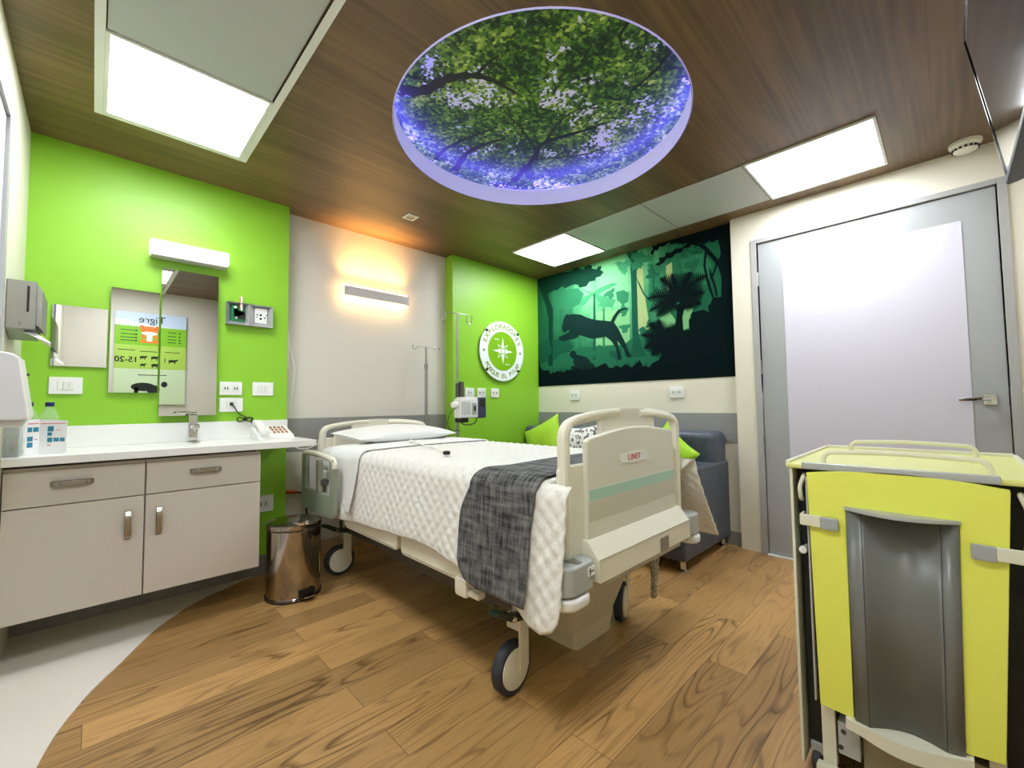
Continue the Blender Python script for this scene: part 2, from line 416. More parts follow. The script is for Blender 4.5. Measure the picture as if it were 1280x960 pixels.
W['led'] = EM('led_panel_diffuser', (246, 250, 255), 12.0)
W['warmup'] = EM('warm_lamp_upper_tube', (255, 200, 120), 9.0)
W['warm'] = EM('warm_lamp_tube', (255, 210, 140), 10.0)
W['violet'] = EM('violet_led_strip', (100, 86, 255), 16.0)
W['lampbody'] = M('pale_grey_lamp_body', (204, 198, 200), 0.45)
W['logowhite'] = M('white_sign_vinyl', (232, 238, 240), 0.4)
W['signgreen'] = M('green_sign_vinyl', (124, 178, 16), 0.4)
W['lettergreen'] = M('olive_green_letters', (132, 160, 62), 0.5)
W['smoke'] = M('ivory_detector_plastic', (226, 222, 206), 0.45)

# ------------------------------------------------------------------ dimensions of the room
XC, YS, YB, YL, XM, XD, YF, H = -0.261, 3.171, 3.283, 3.168, 3.512, 3.456, -0.36, 2.479

# ------------------------------------------------------------------ SETTING
b = MB(); b.box(XC-0.1, XM+0.2, YF-0.1, YB+0.1, -0.08, 0.0); struct(b.build('floor', W['floor'], origin=(0, 0, 0)))
# white vinyl area with a curved edge, in front of the wash unit
arc = smoothpath([(-0.155, YF, 0), (-0.17, 0.5, 0), (-0.15, 1.4, 0), (-0.094, 1.975, 0), (-0.007, 2.28, 0), (0.109, 2.508, 0), (0.264, 2.79, 0), (0.458, 3.0, 0), (0.70, 3.14, 0), (0.80, YS, 0)], 8)
pts = [(XC, YS), (XC, YF)]+[(p.x, p.y) for p in arc]
b = MB(); b.prism(pts, 'z', 0.0, 0.003); struct(b.build('floor_vinyl', W['vinyl']))

def wallbox(name, mat, *a):
    q = MB(); q.box(*a); return struct(q.build(name, mat))
wallbox('wall_left', W['cream'], XC-0.1, XC, YF-0.1, YB+0.1, 0, H+0.2)
wallbox('wall_back', W['beige'], XC-0.1, XM+0.1, YB, YB+0.1, 0, H+0.2)
wallbox('wall_back_left', W['green'], XC, 0.945, YS, YB, 0, H+0.05)
wallbox('wall_back_right', W['green'], 2.345, XM, YL, YB, 0, H+0.05)
wallbox('wall_right', W['cream'], XM, XM+0.1, YF-0.1, YB+0.1, 0, H+0.2)
wallbox('wall_front', W['beige'], XC-0.1, XM+0.1, YF-0.1, YF, 0, H+0.2)
# wall around the door
b = MB(); b.box(XD, XM, 0.982, 1.121, 0, H+0.05); b.box(XD, XM, YF, -0.262, 0, H+0.05); b.box(XD, XM, -0.262, 0.982, 2.268, H+0.05)
struct(b.build('wall_right_door', W['cream']))
b = MB(); b.box(0.945, 2.345, YB-0.006, YB, 0.77, 1.0); struct(b.build('trim_1', W['band']))
b = MB(); b.box(XM-0.008, XM, 1.121, YL, 0.77, 0.998); struct(b.build('trim_2', W['rib']))
b = MB(); b.box(XC, 0.945, YS-0.008, YS, 0, 0.12); b.box(0.945, 0.953, YS-0.008, YB, 0, 0.12); struct(b.build('baseboard_back_left', W['band']))
b = MB(); b.box(0.953, 2.337, YB-0.008, YB, 0, 0.1); struct(b.build('baseboard_back', M('tan_baseboard', (186, 164, 130), 0.45)))
b = MB(); b.box(XM-0.008, XM, 1.121, YL, 0, 0.1); struct(b.build('baseboard_right', W['band']))
b = MB(); b.box(2.337, XM-0.008, YL-0.008, YL, 0, 0.1); struct(b.build('baseboard_back_right', W['band']))

# ceiling with the round opening
CX, CY, CR, CD = 1.640, 1.450, 0.740, 0.10
bm = bmesh.new()
NS = 96
outer = [bm.verts.new(p) for p in ((XC-0.05, YF-0.05, H), (XM+0.05, YF-0.05, H), (XM+0.05, YB+0.05, H), (XC-0.05, YB+0.05, H))]
inner = [bm.verts.new((CX+CR*math.cos(2*PI*k/NS), CY+CR*math.sin(2*PI*k/NS), H)) for k in range(NS)]
ed = [bm.edges.new((outer[i], outer[(i+1) % 4])) for i in range(4)]+[bm.edges.new((inner[i], inner[(i+1) % NS])) for i in range(NS)]
bmesh.ops.triangle_fill(bm, use_beauty=True, use_dissolve=False, edges=ed)
for f in bm.faces:
    if f.normal.z > 0: f.normal_flip()
b = MB(); b.bm.free(); b.bm = bm
struct(b.build('ceiling', W['ceil'], origin=(0, 0, H)))
b = MB(); b.box(XC-0.1, XM+0.1, YF-0.1, YB+0.1, H+0.2, H+0.26); struct(b.build('ceiling_slab', W['panel']))
# rim of the recess
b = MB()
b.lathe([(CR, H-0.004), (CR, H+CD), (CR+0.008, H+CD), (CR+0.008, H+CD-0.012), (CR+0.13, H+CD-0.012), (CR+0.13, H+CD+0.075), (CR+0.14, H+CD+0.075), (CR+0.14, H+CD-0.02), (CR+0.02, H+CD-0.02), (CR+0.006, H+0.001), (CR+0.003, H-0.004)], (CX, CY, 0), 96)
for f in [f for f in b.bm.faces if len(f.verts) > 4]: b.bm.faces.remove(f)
struct(b.build('trim_3', EM('rim_added_violet_glow', (150, 140, 255), 0.20)))  # rim is no lamp; violet glow added to imitate the LED light on it

# ------------------------------------------------------------------ round ceiling picture
DZ = 0.07
cm = thing('ceiling_picture', (CX, CY, H+CD+DZ), 'round picture of green treetops seen from below in the ceiling recess', 'picture')
b = MB(); b.lathe([(CR+0.128, H+CD+DZ), (CR+0.128, H+CD+DZ+0.006)], (CX, CY, 0), 96); pb = b
W['bark'] = M('printed_dark_branches', (30, 30, 22), 0.5)
def ribbon(b, pts, w0, w1, z, m=0):
    P = smoothpath([(p[0]*1.0467, p[1]*1.0467, 0) for p in pts], 6); n = len(P); vs = []; fs = []
    for i, p in enumerate(P):
        t = (P[min(i+1, n-1)]-P[max(i-1, 0)]).normalized(); q = Vector((-t.y, t.x, 0)); w = (w0+(w1-w0)*i/(n-1))/2
        w *= 1+0.25*math.sin(i*2.1)
        vs += [(p.x+q.x*w, p.y+q.y*w, z), (p.x-q.x*w, p.y-q.y*w, z)]
    for i in range(n-1): fs.append((2*i, 2*i+1, 2*i+3, 2*i+2))
    b.raw(vs, fs, m)
b = pb; zb = H+CD+DZ-0.0012
for k, (pp, w0, w1) in enumerate([
    ([(1.0, 1.76), (1.083, 1.691), (1.123, 1.547), (1.204, 1.447), (1.304, 1.409), (1.435, 1.394)], 0.075, 0.012),
    ([(1.204, 1.447), (1.197, 1.345), (1.207, 1.285)], 0.022, 0.008),
    ([(1.98, 1.99), (1.885, 1.721), (1.81, 1.565), (1.892, 1.318), (1.909, 1.224)], 0.05, 0.01),
    ([(1.61, 2.15), (1.55, 1.919), (1.614, 1.68)], 0.05, 0.015),
    ([(1.45, 2.13), (1.436, 1.954), (1.517, 1.642)], 0.03, 0.01),
    ([(1.70, 0.73), (1.768, 0.856), (1.809, 1.003)], 0.02, 0.008),
    ([(0.964, 1.664), (1.054, 1.623)], 0.02, 0.008),
    ([(1.867, 1.659), (1.63, 1.566), (1.474, 1.532)], 0.018, 0.006),
    ([(1.44, 0.752), (1.488, 0.867), (1.551, 0.899)], 0.018, 0.006),
    ([(1.81, 1.565), (1.72, 1.35), (1.74, 1.2)], 0.015, 0.005),
    ([(1.885, 1.721), (2.05, 1.5), (2.10, 1.35)], 0.016, 0.005)]):
    ribbon(b, pp, w0, w1, zb-0.0001*k, 1)
b.build('print', [W['canopy'], W['bark']], cm)
# violet LED strip around the far part of the recess
b = MB(); n = 90; vs = []; fs = []
for i in range(n):
    a = R(-64+241*i/(n-1))
    for (r, z) in ((CR+0.03, H+CD-0.010), (CR+0.055, H+CD-0.010), (CR+0.055, H+CD-0.002), (CR+0.03, H+CD-0.002)):
        vs.append((CX+r*math.cos(a), CY+r*math.sin(a), z))
for i in range(n-1):
    for k in range(4): fs.append((i*4+k, i*4+(k+1) % 4, (i+1)*4+(k+1) % 4, (i+1)*4+k))
b.raw(vs, fs); b.build('led_strip', W['violet'], cm)

# ------------------------------------------------------------------ LED panels and blank ceiling panels
def led(x0, x1, y0, y1, label):
    t = thing('ceiling_light', ((x0+x1)/2, (y0+y1)/2, H), label, 'ceiling light', 'square white ceiling lights')
    q = MB(); f = 0.014
    q.box(x0, x0+f, y0, y1, H-0.012, H, 0.002); q.box(x1-f, x1, y0, y1, H-0.012, H, 0.002)
    q.box(x0+f, x1-f, y0, y0+f, H-0.012, H, 0.002); q.box(x0+f, x1-f, y1-f, y1, H-0.012, H, 0.002)
    q.build('frame', W['trimwhite'], t)
    q = MB(); q.box(x0+f, x1-f, y0+f, y1-f, H-0.007, H-0.001); q.build('diffuser', W['led'], t)
    return t
led(-0.004, 0.552, 2.105, 2.712, 'glowing square ceiling light above the wash basin wall')
led(2.700, 3.300, 2.130, 2.740, 'glowing square ceiling light in the far corner above the jungle mural')
led(2.700, 3.305, 0.195, 0.795, 'glowing square ceiling light above the door, near the smoke detector')
def blank(x0, x1, y0, y1, label, frame=0.0):
    q = MB()
    q.box(x0, x1, y0, y1, H-0.006, H-0.0005, 0.001)
    return tag(q.build('ceiling_panel', W['panel']), label, 'ceiling panel')
blank(0.0, 0.545, 1.42, 2.098, 'blank grey-white ceiling panel next to the light over the wash basin')
led(-0.004, 0.552, 0.195, 0.795, 'glowing square ceiling light overhead, reflected at the top of the tall mirror')
blank(0.0, 0.545, 0.80, 1.41, 'blank grey-white ceiling panel cut off by the top left edge of the photo')
blank(0.0, 0.545, YF+0.01, 0.19, 'blank grey-white ceiling panel by the poster wall')
blank(2.705, 3.298, 1.458, 2.122, 'blank grey-white ceiling panel next to the far corner light')
blank(2.705, 3.298, 0.803, 1.450, 'blank grey-white ceiling panel next to the light above the door')
b = MB()
b.box(-0.034, -0.004, YF, 2.735, H-0.012, H, 0.002); b.box(0.552, 0.582, YF, 2.735, H-0.012, H, 0.002); b.box(-0.004, 0.552, 2.712, 2.735, H-0.012, H, 0.002)
struct(b.build('trim_4', W['trimwhite']))

# downlight and smoke detector
t = thing('downlight', (1.64, 2.73, H), 'small square recessed downlight in the wooden ceiling above the bed head', 'downlight')
b = MB(); b.box(1.595, 1.612, 2.685, 2.775, H-0.008, H); b.box(1.668, 1.685, 2.685, 2.775, H-0.008, H); b.box(1.612, 1.668, 2.685, 2.702, H-0.008, H); b.box(1.612, 1.668, 2.758, 2.775, H-0.008, H)
b.build('trim_ring', W['trimwhite'], t)
b = MB(); b.lathe([(0.027, H-0.002), (0.022, H-0.006), (0.012, H-0.004), (0.002, H-0.003)], (1.64, 2.73, 0), 20); b.build('lamp', W['steel'], t)
t = thing('smoke_detector', (3.36, -0.118, H), 'round ivory smoke detector on the ceiling above the door', 'smoke detector')
b = MB(); b.lathe([(0.066, H), (0.066, H-0.012), (0.062, H-0.018), (0.05, H-0.02)], (3.36, -0.118, 0), 32); b.build('base', W['smoke'], t)
b = MB(); b.lathe([(0.054, H-0.018), (0.054, H-0.03), (0.046, H-0.046), (0.03, H-0.054), (0.002, H-0.056)], (3.36, -0.118, 0), 32); b.build('cover', W['smoke'], t)
b = MB()
for k in range(16):
    a = 2*PI*k/16; b.T = Matrix.Translation((3.36, -0.118, H-0.033)) @ Matrix.Rotation(a, 4, 'Z'); b.box(0.046, 0.0545, -0.006, 0.006, -0.009, 0.001)
b.T = Matrix.Identity(4); b.build('vents', W['dark'], t)

# ------------------------------------------------------------------ DOOR with frame, sheet, handle
b = MB(); b.box(XD+0.006, XM-0.005, -0.221, 0.94, 0.006, 2.236, 0.002)
door = struct(b.build('door_1', W['doorgrey'], origin=(XD+0.02, 0.36, 0.0)))
b = MB(); b.box(XD-0.012, XM-0.004, 0.945, 0.984, 0, 2.272, 0.003); b.box(XD-0.012, XM-0.004, -0.264, -0.226, 0, 2.272, 0.003); b.box(XD-0.012, XM-0.004, -0.226, 0.945, 2.241, 2.272, 0.003)
b.build('door_frame', W['framegrey'], door)
b = MB(); b.box(XD+0.002, XD+0.0065, -0.088, 0.788, 0.262, 2.085, 0.001); b.build('protective_sheet', W['sheet'], door)
for z in (1.975, 1.33, 0.78, 0.18):
    b = MB(); b.tube([(XD-0.004, 0.945, z-0.05), (XD-0.004, 0.945, z+0.05)], 0.009, 8); b.build('hinge', W['steel'], door)
b = MB(); b.box(XD-0.004, XD+0.006, -0.178, -0.128, 1.05, 1.11, 0.002); b.lathe([(0.013, XD-0.05), (0.013, XD-0.004)], (0, -0.153, 1.083), 14, axis='x')
b.tube(smoothpath([(XD-0.05, -0.153, 1.083), (XD-0.055, -0.12, 1.083), (XD-0.052, -0.06, 1.08), (XD-0.045, -0.04, 1.079)], 5), [0.011]*16, 10); b.build('handle', W['chrome'], door)
b = MB(); b.box(XD+0.001, XD+0.007, -0.224, -0.2195, 1.05, 1.13); b.build('latch', W['dark'], door)
b = MB(); b.box(XD-0.03, XD+0.05, -0.226, 0.945, 0.0, 0.006, 0.002); struct(b.build('trim_5', W['trimwhite']))
# bathroom door at the left edge
b = MB(); b.box(XC, XC+0.012, 1.302, 2.297, 0.004, 2.128); d2 = struct(b.build('door_2', W['sheet'], origin=(XC, 1.8, 0)))
b = MB(); b.box(XC, XC+0.022, 2.30, 2.355, 0.004, 2.172); b.box(XC, XC+0.022, 1.245, 1.30, 0.004, 2.172); b.box(XC, XC+0.022, 1.30, 2.30, 2.13, 2.172); b.build('door_frame', W['framegrey'], d2)

# ------------------------------------------------------------------ wall plates
def plate_y(name, x0, x1, z0, z1, y, label, cat, kind, group=None, d=0.012):
    """wall plate on a wall facing -Y"""
    t = thing(name, ((x0+x1)/2, y, z0), label, cat, group)
    q = MB(); q.box(x0, x1, y-d, y, z0, z1, 0.003); q.build('plate', W['white'], t)
    w = x1-x0; h = z1-z0; cx = (x0+x1)/2; cz = (z0+z1)/2
    if kind == 'rockers3':
        for k in (-1, 0, 1):
            q = MB(); q.box(cx+k*w*0.17-w*0.08, cx+k*w*0.17+w*0.08, y-d-0.004, y-d+0.002, cz-h*0.26, cz+h*0.26, 0.002); q.build('rocker', W['trimwhite'], t)
    elif kind == 'socket2':
        for k in (-0.5, 0.5):
            q = MB(); q.box(cx+k*w*0.42-w*0.17, cx+k*w*0.42+w*0.17, y-d-0.003, y-d+0.002, cz-h*0.26, cz+h*0.26, 0.001)
            for s in (-1, 1):
                q.box(cx+k*w*0.42+s*w*0.06-0.0028, cx+k*w*0.42+s*w*0.06+0.0028, y-d-0.0036, y-d-0.0025, cz-h*0.1, cz+h*0.1, m=1)
            q.build('socket', [W['trimwhite'], W['ink']], t)
    elif kind == 'jack':
        q = MB(); q.box(cx-w*0.22, cx+w*0.22, y-d-0.003, y-d+0.002, cz-h*0.28, cz+h*0.28, 0.001); q.build('insert', W['trimwhite'], t)
    elif kind == 'socket1':
        q = MB(); q.box(cx-w*0.28, cx+w*0.28, y-d-0.003, y-d+0.002, cz-h*0.26, cz+h*0.26, 0.001)
        for s in (-1, 1): q.box(cx+s*w*0.12-0.003, cx+s*w*0.12+0.003, y-d-0.0036, y-d-0.0025, cz-h*0.1, cz+h*0.1, m=1)
        q.build('socket', [W['trimwhite'], W['ink']], t)
    return t
plate_y('light_switch', -0.165, -0.044, 1.160, 1.247, YS, 'white three-rocker switch plate under the small square mirror', 'light switch', 'rockers3')
plate_y('wall_outlet', 0.555, 0.676, 1.161, 1.244, YS, 'white double outlet beside the tall mirror, upper of the stacked pair', 'outlet', 'socket2')
plate_y('phone_jack', 0.556, 0.682, 1.056, 1.143, YS, 'white wall plate with the black phone cable plugged in', 'outlet', 'jack')
plate_y('light_switch', 0.735, 0.857, 1.159, 1.247, YS, 'white three-rocker switch plate near the right edge of the green wash basin wall', 'light switch', 'rockers3')
plate_y('wall_outlet', 0.745, 0.868, 0.40, 0.505, YS, 'shaded outlet plate low on the green wall beside the cabinet', 'outlet', 'socket1')
plate_y('wall_outlet', 2.478, 2.586, 1.153, 1.243, YL, 'white outlet under the round sign, directly above the infusion pump', 'outlet', 'socket1')
plate_y('wall_outlet', 2.686-0.06, 2.686+0.045, 1.155, 1.245, YL, 'white outlet under the round sign, middle one of three', 'outlet', 'socket2')
plate_y('wall_outlet', 2.80, 2.905, 1.155, 1.245, YL, 'white outlet under the round sign, nearest the mural corner', 'outlet', 'socket2')
def plate_x(x, y0, y1, z0, z1, label):
    t = thing('wall_outlet', (x, (y0+y1)/2, z0), label, 'outlet')
    q = MB(); q.box(x-0.012, x, y0, y1, z0, z1, 0.003); q.build('plate', W['white'], t)
    cy = (y0+y1)/2; cz = (z0+z1)/2
    for k in (-1, 1):
        q = MB(); q.box(x-0.015, x-0.01, cy+k*0.024-0.02, cy+k*0.024+0.02, cz-0.022, cz+0.022, 0.001)
        for s in (-1, 1): q.box(x-0.0156, x-0.0145, cy+k*0.024+s*0.007-0.0022, cy+k*0.024+s*0.007+0.0022, cz-0.008, cz+0.008, m=1)
        q.build('socket', [W['trimwhite'], W['ink']], t)
plate_x(XM, 2.61, 2.73, 1.12, 1.221, 'white outlet on the cream strip below the leaping cat')
plate_x(XM, 1.54, 1.665, 1.123, 1.216, 'white outlet on the cream strip below the dark palm tree')

# ------------------------------------------------------------------ wash unit
def cab_unit(x0, x1, label, hx):
    t = thing('hanging_cabinet', ((x0+x1)/2, 2.93, 0.205), label, 'cabinet', 'hanging cabinets under the white counter')
    q = MB(); q.box(x0, x1, 2.722, YS-0.002, 0.207, 0.835); q.build('body', W['cab'], t)
    q = MB(); q.box(x0+0.002, x1-0.002, 2.70, 2.721, 0.674, 0.822, 0.0015); dr = q.build('drawer', W['cab'], t)
    q = MB(); q.box(x0+0.002, x1-0.002, 2.70, 2.721, 0.207, 0.669, 0.0015); dd = q.build('door', W['cab'], t)
    def strap(c, horiz, parent):
        q = MB(); n = 12; L_ = 0.068; w = 0.011
        prof = []
        for i in range(n+1):
            u = -1+2*i/n; d = 0.024*(1-abs(u)**6)
            prof.append((u*L_, d))
        o = [(u, d) for u, d in prof]+[(u*0.96, max(d-0.005, -0.001)) for u, d in prof[::-1]]
        if horiz: q.prism([(c[0]+u, 2.70-d) for u, d in o], 'z', c[1]-w, c[1]+w, 0.002)
        else: q.prism([(2.70-d, c[1]+u) for u, d in o], 'x', c[0]-w, c[0]+w, 0.002)
        q.build('handle', W['handle'], parent)
    strap((hx[0], 0.762), True, dr); strap((hx[1], 0.541), False, dd)
    return t
cab_unit(XC+0.002, 0.186, 'left taupe hanging cabinet with drawer and door under the counter', (-0.057, 0.128))
cab_unit(0.188, 0.676, 'right taupe hanging cabinet with drawer and door, next to the steel bin', (0.425, 0.240))
t = thing('countertop', (0.35, 2.91, 0.85), 'white counter slab with upstand along the green wall', 'countertop')
b = MB(); b.box(XC+0.001, 0.957, 2.65, YS-0.001, 0.850, 0.886, 0.003); b.build('slab', W['whitegloss'], t)
b = MB(); b.box(XC+0.001, 0.945, YS-0.022, YS-0.001, 0.886, 0.997, 0.003); b.build('backsplash', W['whitegloss'], t)
b = MB(); b.box(XC+0.001, 0.66, 2.735, YS-0.01, 0.836, 0.850); b.build('gap_shade_strip', W['gap'], t)  # dark strip, its colour stands for the shade in the gap under the slab
# faucet
t = thing('faucet', (0.411, 3.06, 0.886), 'square chrome mixer tap on the counter in front of the tall mirror', 'faucet')
b = MB(); b.box(0.378, 0.444, 3.03, 3.09, 0.886, 0.893, 0.002); b.box(0.389, 0.433, 3.038, 3.082, 0.893, 1.045, 0.005); b.build('body', W['chrome'], t)
b = MB(); b.box(0.394, 0.428, 2.93, 3.04, 0.965, 0.99, 0.006); b.lathe([(0.01, 0.955), (0.01, 0.966)], (0.411, 2.945, 0), 12); b.build('spout', W['chrome'], t)
b = MB(); b.box(0.392, 0.43, 3.042, 3.078, 1.045, 1.058, 0.004); b.box(0.335, 0.40, 3.052, 3.068, 1.05, 1.062, 0.004); b.build('lever', W['chrome'], t)
# desk phone
t = thing('desk_phone', (0.81, 2.95, 0.886), 'white desk phone on the right end of the counter', 'telephone')
b = MB()
b.prism([(2.86, 0.886), (3.06, 0.886), (3.06, 0.955), (3.04, 0.962), (2.875, 0.912), (2.86, 0.90)], 'x', 0.70, 0.90, 0.006); b.build('body', W['white'], t)
b = MB(); b.T = Matrix.Translation((0.735, 2.96, 0.955)) @ Matrix.Rotation(R(17), 4, 'X')
b.box(-0.022, 0.022, -0.10, 0.10, 0.0, 0.022, 0.008); b.box(-0.024, 0.024, -0.105, -0.055, -0.016, 0.012, 0.008); b.box(-0.024, 0.024, 0.055, 0.105, -0.016, 0.012, 0.008); b.T = Matrix.Identity(4)
b.build('handset', W['white'], t)
for i in range(4):
    for j in range(3):
        b = MB(); b.T = Matrix.Translation((0.80+0.023*i, 2.915+0.042*j, 0.927+0.0127*j)) @ Matrix.Rotation(R(17), 4, 'X'); b.box(-0.006, 0.006, -0.011, 0.011, -0.002, 0.006, 0.002); b.T = Matrix.Identity(4)
        b.build('button', M('brown_phone_button', (176, 132, 104), 0.5) if (i+j) == 0 else bpy.data.materials['brown_phone_button'], t)
b = MB()
co = [(0.735+0.012*math.cos(k*1.2)+0.0012*k, 2.858+0.0*k, 0.90+0.012*math.sin(k*1.2)) for k in range(26)]
b.tube(smoothpath(co, 3), 0.0022, 6); b.build('coiled_cord', W['white'], t)
b = MB()
loop = []
for k in range(40):
    a = 2*PI*k/13.0; loop.append((0.69+0.042*math.cos(a), 3.135+0.006*math.sin(k), 1.006+0.014*math.sin(2*a)))
b.tube(smoothpath([(0.62, 3.158, 1.105), (0.632, 3.145, 1.09), (0.66, 3.14, 1.04)]+loop+[(0.72, 3.12, 0.99), (0.73, 3.07, 0.96), (0.735, 3.055, 0.93)], 3), 0.0032, 6)
b.box(0.679, 0.701, 3.12, 3.15, 0.997, 1.017, 0.003)
b.box(0.610, 0.628, 3.147, 3.16, 1.094, 1.114, 0.002)
tag(b.build('phone_cable', W['black']), 'bundled black cable between the wall jack and the white desk phone', 'cable')

# mirrors
def mirror(x0, x1, z0, z1, yb, label):
    t = thing('mirror', ((x0+x1)/2, YS, z0), label, 'mirror')
    q = MB(); q.box(x0+0.006, x1-0.006, yb+0.005, YS, z0+0.006, z1-0.006); q.build('backing', W['glassedge'], t)
    q = MB(); q.box(x0, x1, yb, yb+0.005, z0, z1); q.build('glass', W['mirror'], t, smooth=5, wn=False)
mirror(-0.162, 0.043, 1.303, 1.617, YS-0.012, 'small square frameless mirror, lowest left of the three')
mirror(0.053, 0.256, 1.170, 1.743, YS-0.022, 'medium upright mirror between the small and the tall one')
mirror(0.264, 0.533, 1.038, 1.890, YS-0.042, 'tall upright frameless mirror under the white box lamp')
# box lamp over the mirrors
t = thing('wall_light', (0.39, YS, 1.95), 'white box wall lamp above the tall mirror', 'wall lamp')
b = MB(); b.box(0.203, 0.579, 3.081, YS-0.001, 1.958, 2.037, 0.008, seg=3); b.build('housing', EM('white_opal_lamp_housing', (255, 255, 255), 0.9), t)
b = MB(); b.box(0.208, 0.574, 3.086, YS-0.002, 1.946, 1.958, 0.003); b.build('base', W['lampbody'], t)
# aluminium double outlet box
t = thing('medical_outlet_box', (0.708, YS, 1.608), 'aluminium double wall box with green board and white socket right of the tall mirror', 'outlet box')
def bay(x0, x1, z0, z1, name):
    q = MB(); yo, yi = YS-0.045, YS-0.004; s = 0.034
    o = [(x0, yo, z0), (x1, yo, z0), (x1, yo, z1), (x0, yo, z1)]; i = [(x0+s, yi, z0+s), (x1-s, yi, z0+s), (x1-s, yi, z1-s*0.4), (x0+s, yi, z1-s*0.4)]
    w = [(x0, YS, z0), (x1, YS, z0), (x1, YS, z1), (x0, YS, z1)]
    vs = o+i+w; fs = [(4, 5, 6, 7)]
    for k in range(4): fs += [(k, (k+1) % 4, 4+(k+1) % 4, 4+k), (8+k, 8+(k+1) % 4, (k+1) % 4, k)]
    q.raw(vs, fs); return q.build(name, W['alu'], t)
bay(0.577, 0.708, 1.608, 1.748, 'recess_tray'); bay(0.709, 0.839, 1.608, 1.748, 'recess_tray')
b = MB(); b.box(0.607, 0.682, YS-0.022, YS-0.005, 1.632, 1.735, 0.002)
for k in range(14): b.box(0.612+0.064*random.random(), 0.618+0.064*random.random()+0.003, YS-0.025, YS-0.021, 1.64+0.08*random.random(), 1.648+0.083*random.random(), m=random.choice([0, 1, 2]))
b.build('circuit_board', [W['pcb'], W['ink'], W['white']], t)
b = MB(); b.tube([(0.660, YS-0.03, 1.70), (0.660, YS-0.03, 1.79)], 0.0065, 10); b.tube([(0.652, YS-0.03, 1.71), (0.652, YS-0.03, 1.785)], 0.003, 8, m=1); b.build('flow_tube', [W['white'], W['orange']], t)
b = MB(); b.box(0.738, 0.812, YS-0.02, YS-0.005, 1.632, 1.735, 0.003)
for (x, z, r) in ((0.772, 1.688, .0075), (0.772, 1.664, .0075), (0.752, 1.69, .005), (0.752, 1.674, .004), (0.795, 1.672, .005), (0.806, 1.69, .004)): b.lathe([(r, YS-0.021), (r, YS-0.0195)], (x, 0, z), 12, m=1, axis='y')
b.build('socket_plate', [W['white'], W['ink']], t)

# left-wall dispensers
t = thing('wall_mounted_paper_dispenser', (XC, 2.70, 1.37), 'steel paper towel dispenser on the left wall with a towel hanging out', 'paper towel dispenser')
b = MB()
b.prism([(2.60, 1.41), (2.60, 1.605), (2.86, 1.605), (2.86, 1.41), (2.73, 1.375)], 'x', XC+0.001, XC+0.082, 0.003)
b.prism([(XC+0.08, 1.43), (XC+0.08, 1.603), (XC+0.099, 1.57), (XC+0.099, 1.41)], 'y', 2.605, 2.855, 0.003)
b.build('housing', W['steel'], t)
b = MB(); b.box(XC+0.056, XC+0.063, 2.597, 2.602, 1.478, 1.585, 0.001); b.build('level_slot', W['dark'], t)
b = MB(); b.lathe([(0.005, 2.594), (0.005, 2.601)], (XC+0.04, 0, 1.43), 10, axis='y'); b.build('lock', W['chrome'], t)
P = np.zeros((10, 6, 3))
for i in range(10):
    for j in range(6):
        u = i/9; v = j/5-0.5
        P[i, j] = (XC+0.05+0.075*u, 2.63+0.05*v+0.01*u, 1.402-0.05*u**1.5+0.01*math.sin(v*5+u*3))
b = MB(); b.grid(P); b.build('paper_towel', W['paper'], t)
t = thing('soap_dispenser', (XC, 2.36, 1.04), 'white plastic dispenser on the left wall above the clear box', 'dispenser')
b = MB(); b.prism([(XC+0.001, 1.045), (XC+0.001, 1.288), (XC+0.055, 1.278), (XC+0.072, 1.265), (XC+0.10, 1.06), (XC+0.095, 1.045)], 'y', 2.26, 2.42, 0.008, seg=3); b.build('housing', W['white'], t)
b = MB(); b.box(XC+0.078, XC+0.086, 2.405, 2.422, 1.208, 1.216); b.build('catch', W['dark'], t)
b = MB(); b.prism([(XC+0.02, 1.02), (XC+0.02, 1.046), (XC+0.09, 1.046), (XC+0.075, 1.02)], 'y', 2.29, 2.39, 0.004); b.build('nozzle_guard', W['trimwhite'], t)

# things on the counter
b = MB()
x0, x1, y0, y1 = XC+0.004, -0.215, 2.665, 2.80
b.box(x0, x1, y0, y1, 0.887, 0.891); b.box(x0, x1, y0, y0+0.003, 0.891, 1.02); b.box(x0, x1, y1-0.003, y1, 0.891, 1.02); b.box(x0, x0+0.003, y0+0.003, y1-0.003, 0.891, 1.02); b.box(x1-0.003, x1, y0+0.003, y1-0.003, 0.891, 1.02)
tag(b.build('acrylic_box', W['clear']), 'clear acrylic box at the left end of the counter under the white dispenser', 'box')
def bottle(x, y, label):
    t = thing('water_bottle', (x, y, 0.886), label, 'bottle', 'water bottles on the counter')
    q = MB(); q.lathe([(0.03, 0.887), (0.033, 0.895), (0.033, 1.04), (0.03, 1.06), (0.014, 1.092), (0.013, 1.103)], (x, y, 0), 20); q.build('body', W['water'], t)
    q = MB(); q.lathe([(0.0145, 1.096), (0.0155, 1.098), (0.0155, 1.114), (0.014, 1.116)], (x, y, 0), 18); q.build('cap', W['cap'], t)
    q = MB(); q.lathe([(0.0334, 0.955), (0.0336, 0.957), (0.0336, 1.022), (0.0334, 1.024)], (x, y, 0), 20); q.build('label_band', W['paper'], t)
bottle(-0.147, 2.95, 'water bottle with dark blue cap, right one of two')
bottle(-0.213, 2.955, 'water bottle with dark blue cap half hidden by the white dispenser')
